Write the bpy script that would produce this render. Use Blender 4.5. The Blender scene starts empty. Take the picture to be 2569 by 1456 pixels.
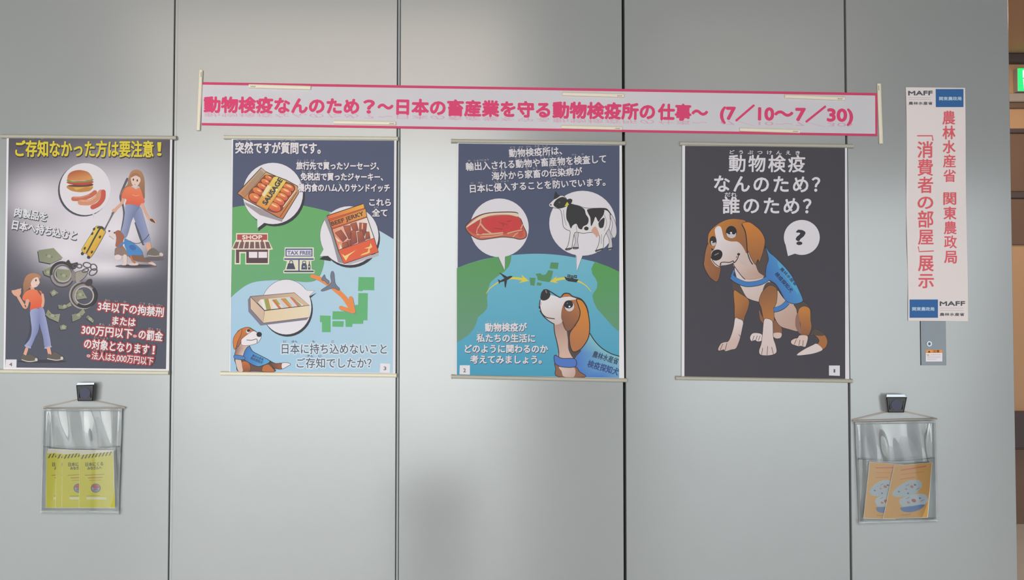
import bpy, math, random
import numpy as np
from mathutils import Vector
from mathutils.geometry import tessellate_polygon

S = bpy.context.scene
COL = S.collection
random.seed(4)

# ------------------------------------------------------------------ camera
W, H = 2569, 1456
FPX = 1998.0                      # focal length in pixels (28 mm equivalent)
CAMD, CAMH, PITCH = 2.877, 1.40, math.radians(1.5)
cam = bpy.data.cameras.new('camera')
cam.sensor_fit = 'HORIZONTAL'; cam.sensor_width = 36.0
cam.lens = 36.0 * FPX / W
cam.clip_start = 0.05; cam.clip_end = 60
camo = bpy.data.objects.new('camera', cam); COL.objects.link(camo)
camo.location = (0, -CAMD, CAMH)
camo.rotation_euler = (math.pi / 2 + PITCH, 0, 0)
S.camera = camo

# ------------------------------------------------------------------ world, daylight, exposure
world = bpy.data.worlds.new('world'); S.world = world; world.use_nodes = True
bg = world.node_tree.nodes['Background']
bg.inputs[0].default_value = (1.0, 0.90, 0.80, 1); bg.inputs[1].default_value = 0.03
def area(name, loc, target, sx, sy, power, col, spread=180):
    l = bpy.data.lights.new(name, 'AREA'); l.shape = 'RECTANGLE'; l.size = sx; l.size_y = sy
    l.energy = power; l.color = col; l.spread = math.radians(spread)
    o = bpy.data.objects.new(name, l); COL.objects.link(o); o.location = loc
    o.rotation_euler = (Vector(target) - Vector(loc)).to_track_quat('-Z', 'Y').to_euler()
    return o
# tall lobby windows behind the photographer (daylight)
# (downward tilt and narrowed spread added to darken the upper wall)
area('window_daylight', (-2.27, -7.0, 1.6), (-2.27, 0, -1.0), 4.6, 3.6, 185, (0.955, 0.99, 0.985), 110)
area('window_daylight', (3.85, -7.0, 1.4), (3.4, 0, -1.0), 4.1, 3.0, 92, (0.90, 0.97, 1.0), 110)
area('window_daylight', (-6.0, -7.0, 1.3), (-5.5, 0, -1.0), 2.2, 3.0, 38, (0.90, 0.97, 1.0), 110)
# dimmer clerestory panes above
area('clerestory_daylight', (-2.27, -7.0, 4.3), (-2.27, 0, 1.5), 4.6, 1.6, 42, (1.0, 0.85, 0.72), 110)
area('clerestory_daylight', (3.05, -7.0, 4.3), (3.05, 0, 1.5), 2.5, 1.6, 6, (1.0, 0.85, 0.75), 110)
# warm ceiling lamp of the corridor on the right
area('corridor_lamp', (3.0, 1.2, 3.05), (3.0, 1.4, 0), 0.9, 0.9, 26, (1.0, 0.74, 0.5))
vs = S.view_settings
vs.view_transform = 'Standard'; vs.look = 'None'; vs.gamma = 1.0; vs.exposure = -0.25
vs.use_curve_mapping = False

# ------------------------------------------------------------------ helpers
_sp, _cp = math.sin(PITCH), math.cos(PITCH)
def at(u, v, y=0.0):
    """point of the place at depth plane y seen at photo pixel (u, v)"""
    du = u - W / 2; dv = -(v - H / 2)
    dy = -_sp * dv + _cp * FPX; dz = _cp * dv + _sp * FPX
    t = (y + CAMD) / dy
    return (du * t, y, CAMH + dz * t)
def at_np(P, y):
    du = P[:, 0] - W / 2; dv = -(P[:, 1] - H / 2)
    dy = -_sp * dv + _cp * FPX; dz = _cp * dv + _sp * FPX
    t = (y + CAMD) / dy
    return np.stack([du * t, np.zeros(len(P)) + y, CAMH + dz * t], 1)
PX = CAMD / FPX                   # metres per photo pixel on the wall

def lin(c):
    out = []
    for x in c[:3]:
        x = x / 255.0
        out.append(x / 12.92 if x <= 0.04045 else ((x + 0.055) / 1.055) ** 2.4)
    return np.array(out)

_mats = {}
def mat(name, rgb, rough=0.5, metal=0.0, spec=0.5, noise=0.0, nscale=40, bump=0.0, emit=None, estr=0.0, raw=False):
    if name in _mats: return _mats[name]
    m = bpy.data.materials.new(name); m.use_nodes = True
    nt = m.node_tree; b = nt.nodes['Principled BSDF']
    c = np.array(rgb, float) if raw else lin(rgb)
    b.inputs['Base Color'].default_value = (c[0], c[1], c[2], 1)
    b.inputs['Roughness'].default_value = rough; b.inputs['Metallic'].default_value = metal
    b.inputs['Specular IOR Level'].default_value = spec
    if emit is not None:
        e = lin(emit); b.inputs['Emission Color'].default_value = (e[0], e[1], e[2], 1)
        b.inputs['Emission Strength'].default_value = estr
    if noise or bump:
        tc = nt.nodes.new('ShaderNodeTexCoord'); n = nt.nodes.new('ShaderNodeTexNoise')
        n.inputs['Scale'].default_value = nscale; n.inputs['Detail'].default_value = 4
        nt.links.new(tc.outputs['Object'], n.inputs['Vector'])
        if noise:
            mx = nt.nodes.new('ShaderNodeMix'); mx.data_type = 'RGBA'
            mx.inputs['A'].default_value = (*(c * (1 - noise)), 1); mx.inputs['B'].default_value = (*(np.minimum(c * (1 + noise), 1)), 1)
            nt.links.new(n.outputs['Fac'], mx.inputs['Factor']); nt.links.new(mx.outputs['Result'], b.inputs['Base Color'])
        if bump:
            bp = nt.nodes.new('ShaderNodeBump'); bp.inputs['Strength'].default_value = bump; bp.inputs['Distance'].default_value = 0.002
            nt.links.new(n.outputs['Fac'], bp.inputs['Height']); nt.links.new(bp.outputs['Normal'], b.inputs['Normal'])
    _mats[name] = m
    return m

def ink_material():
    m = bpy.data.materials.new('printed_ink'); m.use_nodes = True
    nt = m.node_tree; b = nt.nodes['Principled BSDF']
    a = nt.nodes.new('ShaderNodeAttribute'); a.attribute_name = 'ink'
    nt.links.new(a.outputs['Color'], b.inputs['Base Color'])
    b.inputs['Roughness'].default_value = 0.62; b.inputs['Specular IOR Level'].default_value = 0.25
    return m
INK = ink_material()

def tag(o, label=None, cat=None, group=None, kind=None):
    if label: o['label'] = label
    if cat: o['category'] = cat
    if group: o['group'] = group
    if kind: o['kind'] = kind
    return o
def empty(name, loc):
    o = bpy.data.objects.new(name, None); o.empty_display_size = 0.05; COL.objects.link(o); o.location = loc
    return o
def mesh_obj(name, verts, faces, m, parent=None, smooth=False, origin=None):
    """verts are world coordinates; the object's origin is its parent's origin (or the given one)"""
    org = Vector(parent.get('_org', (0, 0, 0))) if parent is not None else Vector(origin or (0, 0, 0))
    V = np.asarray(verts, float) - np.array(org)
    me = bpy.data.meshes.new(name); me.from_pydata([tuple(x) for x in V], [], faces); me.update()
    if m is not None: me.materials.append(m)
    if smooth: me.polygons.foreach_set('use_smooth', [True] * len(me.polygons))
    o = bpy.data.objects.new(name, me); COL.objects.link(o)
    if parent is not None: o.parent = parent
    else: o.location = org
    return o
ORG = {}
def thing(name, loc, label, cat, group=None):
    o = empty(name, loc); o['_org'] = tuple(loc); return tag(o, label, cat, group)
def part(name, verts, faces, m, parent, smooth=False):
    return mesh_obj(name, verts, faces, m, parent, smooth)
def subpart(name, verts, faces, m, root, parent, smooth=False):
    """child of a part whose own origin coincides with the thing's origin"""
    o = mesh_obj(name, verts, faces, m, root, smooth); o.parent = parent
    return o

def box(x0, x1, y0, y1, z0, z1, bev=0.0):
    if bev <= 0:
        v = [(x, y, z) for z in (z0, z1) for y in (y0, y1) for x in (x0, x1)]
        f = [(0, 2, 3, 1), (4, 5, 7, 6), (0, 1, 5, 4), (2, 6, 7, 3), (0, 4, 6, 2), (1, 3, 7, 5)]
        return v, f
    # chamfer the edges of the front (y0) face
    v = [(x0, y1, z0), (x1, y1, z0), (x1, y1, z1), (x0, y1, z1),
         (x0, y0 + bev, z0), (x1, y0 + bev, z0), (x1, y0 + bev, z1), (x0, y0 + bev, z1),
         (x0 + bev, y0, z0 + bev), (x1 - bev, y0, z0 + bev), (x1 - bev, y0, z1 - bev), (x0 + bev, y0, z1 - bev)]
    f = [(3, 2, 1, 0), (8, 9, 10, 11)]
    for a in range(4):
        b = (a + 1) % 4
        f += [(a, b, 4 + b, 4 + a), (4 + a, 4 + b, 8 + b, 8 + a)]
    return v, f
def slab_quad(q, y0, y1, n=1):
    """sheet from four photo corners (tl, tr, br, bl); front at y0, back at y1"""
    v = [at(x, y, y0) for x, y in q] + [at(x, y, y1) for x, y in q]
    f = [(3, 2, 1, 0), (4, 5, 6, 7)] + [(i, (i + 1) % 4, 4 + (i + 1) % 4, 4 + i) for i in range(4)]
    return v, f
def bar(p0, p1, wpx, y_back, y_front, seg=6):
    """half-round bar lying on the wall from pixel p0 to p1"""
    a = Vector(at(*p0, y_back)); b = Vector(at(*p1, y_back))
    d = (b - a).normalized(); n = Vector((0, -1, 0)); s = d.cross(n).normalized()
    w = wpx * PX / 2; h = y_back - y_front
    prof = [(-w, 0), (-w, h * .45)] + [(-w * .96 * math.cos(math.pi * k / seg), h * .45 + h * .55 * math.sin(math.pi * k / seg)) for k in range(1, seg)] + [(w, h * .45), (w, 0)]
    v = []
    for e in (a, b):
        v += [tuple(e + s * x + n * y) for x, y in prof]
    k = len(prof)
    f = [tuple(range(k - 1, -1, -1)), tuple(range(k, 2 * k))] + [(i, (i + 1) % k, k + (i + 1) % k, k + i) for i in range(k)]
    return v, f
def tube(pts, r, seg=6):
    v, f = [], []
    P = [Vector(p) for p in pts]
    for i, p in enumerate(P):
        d = (P[min(i + 1, len(P) - 1)] - P[max(i - 1, 0)]).normalized()
        s = d.cross(Vector((0, 1, 0)))
        s = s.normalized() if s.length > 1e-6 else Vector((1, 0, 0))
        t = d.cross(s)
        v += [tuple(p + (s * math.cos(2 * math.pi * k / seg) + t * math.sin(2 * math.pi * k / seg)) * r) for k in range(seg)]
    for i in range(len(P) - 1):
        for k in range(seg):
            f.append((i * seg + k, i * seg + (k + 1) % seg, (i + 1) * seg + (k + 1) % seg, (i + 1) * seg + k))
    f += [tuple(range(seg - 1, -1, -1)), tuple(range((len(P) - 1) * seg, len(P) * seg))]
    return v, f
def cyl(c, r, y0, y1, seg=24):
    v = [(c[0] + r * math.cos(2 * math.pi * k / seg), y, c[2] + r * math.sin(2 * math.pi * k / seg)) for y in (y0, y1) for k in range(seg)]
    f = [tuple(range(seg)), tuple(range(2 * seg - 1, seg - 1, -1))] + [(k, seg + k, seg + (k + 1) % seg, (k + 1) % seg) for k in range(seg)]
    return v, f

# ------------------------------------------------------------------ lettering (built-in font outlines)
_glyph = {}
def glyphs(s, sp=1.0):
    if (s, sp) in _glyph: return _glyph[(s, sp)]
    c = bpy.data.curves.new('lettering_source', 'FONT'); c.body = s; c.resolution_u = 3; c.space_character = sp
    o = bpy.data.objects.new('lettering_source', c); COL.objects.link(o)
    dg = bpy.context.evaluated_depsgraph_get(); dg.update()
    me = bpy.data.meshes.new_from_object(o.evaluated_get(dg))
    V = np.array([v.co[:2] for v in me.vertices]).reshape(-1, 2)
    F = [tuple(p.vertices) for p in me.polygons]
    bpy.data.objects.remove(o); bpy.data.curves.remove(c); bpy.data.meshes.remove(me)
    _glyph[(s, sp)] = (V, F)
    return V, F
_K, _ = glyphs('国')
KB, KT = _K[:, 1].min(), _K[:, 1].max(); EM = (KT - KB) / 0.90

def spline(pts, n=6, closed=True):
    P = np.array(pts, float); N = len(P); out = []
    rng = range(N) if closed else range(N - 1)
    for i in rng:
        if closed: p0, p1, p2, p3 = P[i - 1], P[i], P[(i + 1) % N], P[(i + 2) % N]
        else: p0, p1, p2, p3 = P[max(i - 1, 0)], P[i], P[i + 1], P[min(i + 2, N - 1)]
        for k in range(n):
            t = k / n
            out.append(0.5 * ((2 * p1) + (-p0 + p2) * t + (2 * p0 - 5 * p1 + 4 * p2 - p3) * t * t + (-p0 + 3 * p1 - 3 * p2 + p3) * t ** 3))
    if not closed: out.append(P[-1])
    return np.array(out)

class Ink:
    """one printed element: flat coloured shapes lying on a sheet"""
    DZ = 0.00003
    def __init__(self, ybase, gain=1.0, layer=0):
        self.y = ybase; self.g = gain; self.L = layer; self.V = []; self.F = []; self.C = []; self.n = 0
    def c(self, c): return np.clip(lin(c) * self.g + 0.026, 0.002, 0.90)  # constant lift puts lens veil into the ink colours
    def _add(self, P, F, col, up=True):
        if up: self.L += 1
        P = np.asarray(P, float)
        self.V.append(at_np(P, self.y - self.L * self.DZ))
        if isinstance(col, np.ndarray) and col.ndim == 2: self.C.append(col)
        elif isinstance(col[0], (tuple, list)):
            c0, c1, p0, p1 = col
            p0 = np.array(p0, float); p1 = np.array(p1, float); d = p1 - p0
            t = np.clip(((P - p0) @ d) / (d @ d), 0, 1)[:, None]
            self.C.append(self.c(c0) * (1 - t) + self.c(c1) * t)
        else: self.C.append(np.tile(self.c(col), (len(P), 1)))
        self.F += [tuple(i + self.n for i in f) for f in F]
        self.n += len(P)
    def fill(self, pts, col, smooth=True, out=None):
        P = spline(pts, 5) if smooth else np.array(pts, float)
        tri = tessellate_polygon([[Vector((p[0], p[1], 0)) for p in P]])
        self._add(P, [tuple(t) for t in tri], col)
        if out: self.line(list(P) + [P[0]], out[1], out[0], smooth=False)
        return self
    def rect(self, x0, y0, x1, y1, col): return self.fill([(x0, y0), (x1, y0), (x1, y1), (x0, y1)], col, False)
    def ell(self, cx, cy, rx, ry, col, rot=0, out=None, n=40):
        a = np.linspace(0, 2 * np.pi, n, endpoint=False); r = math.radians(rot)
        x = rx * np.cos(a); y = ry * np.sin(a)
        return self.fill(np.stack([cx + x * math.cos(r) - y * math.sin(r), cy + x * math.sin(r) + y * math.cos(r)], 1), col, False, out)
    def line(self, pts, w, col, smooth=True, w1=None, caps=True):
        P = spline(pts, 5, False) if smooth and len(pts) > 2 else np.array(pts, float)
        d = np.gradient(P, axis=0); d /= np.maximum(np.linalg.norm(d, axis=1), 1e-6)[:, None]
        nrm = np.stack([-d[:, 1], d[:, 0]], 1)
        ww = np.linspace(w, w if w1 is None else w1, len(P))[:, None] / 2
        V = np.concatenate([P + nrm * ww, P - nrm * ww]); k = len(P)
        self._add(V, [(i, i + 1, k + i + 1, k + i) for i in range(k - 1)], col)
        if caps and w > 1.5:
            for e, r in ((P[0], ww[0, 0]), (P[-1], ww[-1, 0])):
                if r > .6: self.ell(e[0], e[1], r, r, col, n=12)
        return self
    def text(self, s, p0, p1, h, col, bold=0.0, shadow=None, sp=1.0, glow=None, ruby=None, mirror=None, soft=None, fit=False):
        """ink from p0 to p1 (kanji bottom left / right), kanji height h, in photo pixels"""
        V, F = glyphs(s, sp)
        p0 = np.array(p0, float); p1 = np.array(p1, float); d = p1 - p0; Lw = np.linalg.norm(d); d = d / Lw
        up = np.array([d[1], -d[0]])
        x0, x1 = V[:, 0].min(), V[:, 0].max()
        sx = Lw / (x1 - x0); sy = h / (KT - KB); yb = KB
        if fit: yb = V[:, 1].min(); sy = h / (V[:, 1].max() - yb)     # Latin letters: h is the ink height
        P = p0 + np.outer((V[:, 0] - x0) * sx, d) + np.outer((V[:, 1] - yb) * sy, up)
        def put(off, r, c, k):
            self.L += 1
            self._add(P + np.array(off), F, c, up=False)
            for j in range(k):
                a = 2 * math.pi * (j + .5) / k; self.L += 0.12
                self._add(P + np.array(off) + r * np.array([math.cos(a), math.sin(a)]), F, c, up=False)
        if mirror:
            Q = p0 + np.outer((V[:, 0] - x0) * sx, d) - np.outer((V[:, 1] - KB) * sy * mirror[1], up)
            Q = Q[:]; self.L += 1; self._add(Q, F, mirror[0], up=False)
        if glow:
            for c, r in glow: put((0, 0), r, c, 10)
        if shadow: put(shadow[1], max(bold, .5) + (shadow[2] if len(shadow) > 2 else 0.3), shadow[0], 6)
        put((0, 0), bold, col, 6 if bold > 0 else 0)
        if ruby:
            em = EM * sx; hs = h * 0.24
            for r, a, b in ruby:      # reading, first and last+1 character cell
                ca, cb = (a * EM - x0) * sx, (b * EM - x0) * sx
                wd = len(r) * em * 0.30; m = (ca + cb) / 2
                wd = min(wd, (cb - ca) * 1.15)
                q0 = p0 + d * (m - wd / 2) + up * (h * 1.14); q1 = p0 + d * (m + wd / 2) + up * (h * 1.14)
                self.text(r, q0, q1, hs, soft or tuple(.78 * x for x in col[:3]) if col[0] > 150 else col, 0.1)
        return self
    def build(self, name, parent, parent_part=None):
        V = np.concatenate(self.V); C = np.concatenate(self.C)
        o = mesh_obj(name, V, self.F, INK, parent)
        ca = o.data.color_attributes.new('ink', 'FLOAT_COLOR', 'POINT')
        ca.data.foreach_set('color', np.concatenate([C, np.ones((len(C), 1))], 1).astype(np.float32).ravel())
        if parent_part is not None: o.parent = parent_part
        return o
def crop(ox, oy, s):
    def f(*p):
        if len(p) == 2 and not hasattr(p[0], '__len__'): return (ox + p[0] / s, oy + p[1] / s)
        pts = p[0] if len(p) == 1 else p
        return [(ox + q[0] / s, oy + q[1] / s) for q in pts]
    return f

# ------------------------------------------------------------------ materials
M_PANEL = mat('painted_steel_panel', (0.335, 0.345, 0.345), 0.20, 0, 1.0, noise=0.012, nscale=9, raw=True)
M_DARK = mat('joint_rubber', (30, 32, 34), 0.8)
M_STRIP = mat('joint_cover_strip', (150, 155, 155), 0.5)
M_RAIL = mat('ivory_magnet_bar', (214, 208, 188), 0.45, noise=0.02)
M_RAILW = mat('cream_magnet_bar', (236, 226, 204), 0.45, noise=0.02)
M_RAILG = mat('warm_grey_magnet_bar', (184, 179, 165), 0.45, noise=0.02)
M_PAPER = mat('white_paper', (226, 222, 226), 0.6, spec=0.3, noise=0.01)
M_STEEL = mat('brushed_steel', (146, 154, 162), 0.55, 0.15, noise=0.03, nscale=60)
M_CHROME = mat('chrome', (176, 180, 184), 0.35, 1.0)
M_BLACK = mat('black_plastic', (30, 26, 30), 0.35)

# ------------------------------------------------------------------ structure
def wx(px): return at(px, 728)[0]
Z0, Z1 = 0.0, 5.4
wall = empty('wall_front', (0, 0, 0)); wall['_org'] = (0, 0, 0); tag(wall, 'pale grey wall of tall painted steel panels with dark vertical joints', kind='structure')
joints = [(431.0, 4.5, 1.0), (998.0, 4.0, 4.0), (1566.0, 3.2, 3.2), (2127.5, 2.4, 2.4)]   # pixel centre, gap left, gap right
edges = [(-703 + 3, -136 - 2), (-136 + 2, 431 - 2)]
edges = [(wx(-703 + 3), wx(-136 - 3)), (wx(-136 + 3), wx(429)), (wx(438), wx(994)), (wx(1002.5), wx(1562.5)), (wx(1569.5), wx(2125.2)), (wx(2130.3), wx(2541))]
for x0, x1 in edges:
    v, f = box(x0, x1, 0.0, 0.035, Z0, Z1, 0.0015)
    part('panel', v, f, M_PANEL, wall)
v, f = box(edges[0][0], edges[-1][1] - 0.004, 0.036, 0.10, Z0, Z1); part('backing_board', v, f, M_DARK, wall)
v, f = box(wx(431.6), wx(437.6), 0.004, 0.0355, Z0, Z1); part('joint_strip', v, f, M_PANEL, wall)
v, f = box(wx(995.8), wx(1000.8), 0.004, 0.0355, Z0, Z1); part('joint_strip', v, f, M_STRIP, wall)
v, f = box(edges[-1][1] - 0.0035, edges[-1][1], 0.0355, 0.12, Z0, Z1); part('end_cap', v, f, M_PANEL, wall)

M_FLOOR = mat('floor_tiles', (226, 228, 230), 0.16, spec=0.8, noise=0.06, nscale=3)  # pale, glossy colour stands in for sunlight on the unseen floor
M_CEIL = mat('ceiling_boards', (120, 104, 88), 0.8, noise=0.03, nscale=6)  # unseen ceiling, darkened to weaken the bounce onto the upper wall
v, f = box(-7, 7, -8, 4.4, -0.05, 0.0); tag(mesh_obj('floor', v, f, M_FLOOR), 'unseen lobby floor, paled in place of sunlight', kind='structure')
v, f = box(-7, 7, -8, 4.4, Z1, Z1 + .05); tag(mesh_obj('ceiling', v, f, M_CEIL), 'unseen brown lobby ceiling, darkened to cut bounce light', kind='structure')

# ------------------------------------------------------------------ posters
YS = -0.006                       # front of a hanging poster sheet
WHITE = (232, 226, 232)
def poster(label, printq, sheetq, rail_t, rail_b, mt, mb, gain):
    cx = (sheetq[3][0] + sheetq[2][0]) / 2; cy = max(sheetq[3][1], sheetq[2][1])
    t = thing('hanging_poster', at(cx, cy, 0), label, 'poster', 'numbered posters on the panel wall')
    v, f = slab_quad(sheetq, YS, YS + 0.0006); part('sheet', v, f, M_PAPER, t)
    for nm, r, m in (('top_rail', rail_t, mt), ('bottom_rail', rail_b, mb)):
        v, f = bar(r[0], r[1], r[2], -0.0003, -0.0135); ro = part(nm, v, f, m, t)
        for e, s in ((r[0], 1), (r[1], -1)):     # little end caps
            v, f = bar((e[0] - 1.2 * s, e[1]), (e[0] + 2.5 * s, e[1]), r[2] + .6, -0.0003, -0.0139); subpart('end_cap', v, f, m, t, ro)
    return t
def mark(ink, q, n, p0, p1, h):
    ink.fill(q, (236, 230, 236), False); ink.text(n, p0, p1, h * .85, (95, 92, 105), 0.3, fit=True)

# ---- poster 1: dog on black
A = crop(1690, 340, 4.55); B = crop(1690, 640, 4.413)
G1 = 0.87
BRN, BRN2, PNK, WHT, DKB = (178, 110, 55), (150, 92, 52), (208, 178, 162), (232, 214, 212), (84, 68, 63)
BLU, LN = (62, 126, 196), (38, 30, 34)
t = poster('black poster of a sitting beagle in a blue vest with a question mark bubble',
           None, [(1711.5, 364), (2125, 369), (2131, 955), (1710, 949)],
           ((1705.5, 361.3), (2137.5, 367.8), 9.6), ((1695.7, 948.6), (2135, 956), 9.6), M_RAILG, M_RAILG, G1)
k = Ink(YS, G1); k.fill([(1718.6, 366), (2119.8, 370.5), (2120.6, 951), (1717, 945)], (64, 60, 70), False); k.build('printed_background', t)
k = Ink(YS, G1, 3)
k.text('どうぶつけんえき', A(640, 213), A(1440, 222), 44 / 4.55, WHITE, .25, sp=2.2)
k.text('動物検疫', A(632, 412), A(1497, 420), 180 / 4.55, WHITE, .9, sp=1.2)
k.text('なんのため？', A(465, 645), A(1668, 655), 182 / 4.55, WHITE, 1.1, sp=1.2)
k.text('だれ', A(583, 697), A(722, 700), 46 / 4.55, WHITE, .25)
k.text('誰のため？', A(560, 892), A(1567, 902), 182 / 4.55, WHITE, 1.1, sp=1.2)
k.build('title_lettering', t)
k = Ink(YS, G1, 3)
k.ell(*A(1463, 1165), 205 / 4.55, 200 / 4.55, WHITE).fill(A([(1278, 1250), (1305, 1378), (1400, 1345)]), WHITE, False)
k.text('?', A(1400, 1246), A(1500, 1246), 164 / 4.55, (45, 42, 52), 1.5, fit=True)
k.build('speech_bubble_print', t)
k = Ink(YS, G1, 3)
k.fill(B([(1520, 880), (1560, 820), (1640, 850), (1695, 920), (1700, 990), (1650, 1050), (1500, 1100), (1365, 1110), (1440, 1050), (1540, 1000), (1600, 975), (1605, 935), (1560, 890)]), BRN, out=(LN, 1.2))
k.fill(B([(1365, 1110), (1440, 1050), (1540, 1000), (1585, 985), (1648, 1042), (1600, 1075), (1500, 1100)]), WHT)
k.fill(B([(1525, 875), (1560, 820), (1640, 850), (1668, 890), (1600, 895)]), DKB)
k.fill(B([(945, 600), (1000, 700), (1110, 720), (1160, 740), (1200, 820), (1195, 880), (1180, 915), (1130, 920), (1100, 900), (1090, 840), (970, 740), (945, 660)]), (146, 96, 66), out=(LN, 1))
k.fill(B([(845, 910), (880, 865), (960, 870), (985, 900), (975, 950), (930, 960), (900, 945), (860, 955)]), WHT, out=(LN, 1))
for x in (880, 915, 945): k.line(B([(x + 12, 895), (x - 8, 950)]), 1.2, LN)
k.fill(B([(1105, 870), (1150, 860), (1195, 870), (1185, 915), (1140, 925), (1105, 905)]), (226, 196, 186))
k.fill(B([(690, 120), (900, 90), (1010, 230), (1140, 370), (1230, 490), (1340, 530), (1385, 600), (1390, 700), (1360, 770), (1375, 845), (1270, 822), (1190, 795), (1140, 740), (1105, 640), (1130, 500), (1000, 520), (950, 522), (840, 490), (780, 440), (730, 340), (690, 230)]), (WHT, (200, 164, 146), B(800, 150), B(1250, 800)), out=(LN, 1))
k.fill(B([(655, 290), (720, 315), (790, 440), (832, 500), (740, 445), (665, 405), (653, 340)]), DKB)
k.fill(B([(1010, 330), (1060, 300), (1140, 340), (1150, 400), (1060, 345), (990, 400)]), DKB)
k.fill(B([(666, 395), (740, 430), (832, 498), (825, 590), (790, 680), (770, 745), (720, 715), (678, 705), (673, 560)]), ((190, 122, 55), (150, 94, 56), B(680, 520), B(820, 640)), out=(LN, 1))
k.fill(B([(680, 700), (720, 706), (770, 738), (757, 830), (742, 900), (725, 960), (690, 1035), (640, 1050), (575, 1068), (555, 1050), (510, 1062), (490, 1045), (520, 985), (560, 965), (605, 955), (640, 880), (665, 790)]), (WHT, (216, 184, 176), B(660, 780), B(730, 950)), out=(LN, 1))
for a, b in (((590, 975), (570, 1060)), ((545, 985), (515, 1055)), ((720, 880), (740, 905))): k.line(B([a, b]), 1.2, LN)
k.fill(B([(1000, 385), (1060, 338), (1120, 352), (1147, 400), (1140, 520), (1112, 600), (1110, 735), (1045, 712), (1000, 722), (970, 590), (945, 520), (965, 440)]), ((150, 96, 58), (186, 118, 58), B(1000, 400), B(1090, 680)), out=(LN, 1))
k.fill(B([(1000, 722), (1040, 705), (1092, 732), (1100, 800), (1105, 920), (1130, 1000), (1140, 1075), (1100, 1105), (1030, 1115), (960, 1105), (945, 1060), (970, 980), (985, 860)]), (WHT, (226, 202, 198), B(1040, 720), B(1040, 1100)), out=(LN, 1))
for a, b in (((985, 1030), (975, 1105)), ((1040, 1010), (1035, 1110)), ((1085, 1020), (1105, 1100))): k.line(B([a, b]), 1.2, LN)
k.fill(B([(1335, 540), (1440, 518), (1500, 570), (1522, 640), (1420, 600), (1380, 680), (1360, 600)]), DKB, out=(LN, 1))
k.fill(B([(1400, 585), (1450, 567), (1510, 602), (1518, 720), (1528, 800), (1500, 885), (1475, 892), (1410, 885), (1402, 760), (1375, 680), (1380, 620)]), ((204, 130, 56), (150, 94, 58), B(1440, 600), B(1450, 880)), out=(LN, 1))
k.fill(B([(1352, 690), (1378, 650), (1402, 780), (1408, 872), (1380, 850), (1350, 790)]), (150, 108, 98))
k.fill(B([(1400, 888), (1485, 900), (1468, 1000), (1450, 1020), (1410, 1010), (1380, 1012), (1340, 1000), (1305, 985), (1300, 950), (1340, 925), (1370, 920)]), (228, 200, 192), out=(LN, 1))
for a, b in (((1360, 935), (1335, 990)), ((1400, 940), (1385, 1005)), ((1435, 945), (1430, 1010))): k.line(B([a, b]), 1.2, LN)
# neck and vest
k.fill(B([(900, 100), (960, 55), (1000, -60), (1045, -40), (1050, 60), (1035, 230), (990, 250), (930, 190)]), DKB)
k.fill(B([(660, 100), (720, 0), (800, -60), (850, -20), (870, 40), (905, 105), (940, 190), (1000, 240), (900, 272), (780, 268), (740, 220), (690, 150)]), ((226, 200, 192), (196, 160, 146), B(760, 60), B(900, 260)))
k.line(B([(660, 100), (690, 150), (745, 225), (790, 270)]), 1.6, LN)
k.fill(B([(1018, -92), (1060, -30), (1120, 20), (1185, 85), (1260, 165), (1320, 250), (1380, 370), (1430, 490), (1415, 522), (1350, 542), (1280, 530), (1230, 490), (1180, 400), (1130, 325), (1080, 290), (1040, 270), (1018, 220), (1028, 120), (1050, 40)]), ((60, 118, 192), (78, 158, 214), B(1080, 300), B(1300, 180)), out=(LN, 1.3))
k.fill(B([(1150, 70), (1200, 110), (1300, 240), (1360, 350), (1385, 430), (1340, 390), (1260, 270), (1170, 150)]), (84, 168, 212))
k.text('農林水産省', B(1172, 160), B(1345, 345), 8.5, (40, 72, 120), .3)
k.text('検疫探知犬', B(1115, 215), B(1292, 418), 10, (32, 52, 104), .4)
k.line(B([(645, 235), (665, 178)]), 4, BLU)
k.line(B([(640, 243), (700, 286), (790, 322), (880, 322), (970, 302), (1040, 262)]), 13.5, LN, caps=False)
k.line(B([(640, 240), (700, 284), (790, 320), (880, 320), (970, 300), (1040, 262)]), 11.5, BLU, caps=False)
k.line(B([(1108, 610), (1160, 598), (1215, 570), (1262, 525)]), 13, LN, caps=False)
k.line(B([(1110, 608), (1160, 596), (1215, 568), (1262, 525)]), 11, BLU, caps=False)
# head
k.fill(A([(345, 1456), (360, 1340), (385, 1250), (420, 1240), (440, 1320)]) + B([(515, 120), (515, 200), (495, 275), (465, 296), (400, 245), (350, 160), (330, 90)]), (BRN2, (170, 108, 62), B(480, 100), B(380, 60)), out=(LN, 1))
k.fill(A([(392, 1190), (405, 1115), (465, 1045), (550, 988), (640, 957), (740, 958), (830, 990), (860, 1150), (860, 1330), (800, 1330), (760, 1250), (700, 1225), (620, 1225), (540, 1300), (470, 1300), (420, 1280), (396, 1230)]), ((200, 126, 46), (156, 96, 54), A(520, 1000), A(800, 1250)))
k.fill(A([(470, 1075), (490, 1045), (520, 1035), (545, 1060), (562, 1130), (585, 1185), (650, 1210), (730, 1215), (785, 1265), (820, 1330), (862, 1420), (885, 1475), (800, 1490)]) + B([(700, 15), (690, 60), (640, 95), (580, 112), (525, 118), (512, 138), (460, 118), (415, 55)]) + A([(428, 1400), (435, 1330), (465, 1295), (490, 1215), (475, 1130)]), ((236, 226, 230), (214, 188, 178), A(520, 1150), A(800, 1440)))
k.fill(A([(780, 1008), (860, 990), (940, 1040), (1000, 1100), (1036, 1170), (1042, 1230), (1024, 1320), (1000, 1400), (975, 1456)]) + B([(935, 50), (905, 103), (880, 75), (850, 20), (828, -40)]) + A([(845, 1320), (832, 1200), (812, 1090)]), ((214, 130, 44), (158, 100, 56), A(900, 1030), A(930, 1440)), out=(LN, 1))
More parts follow.
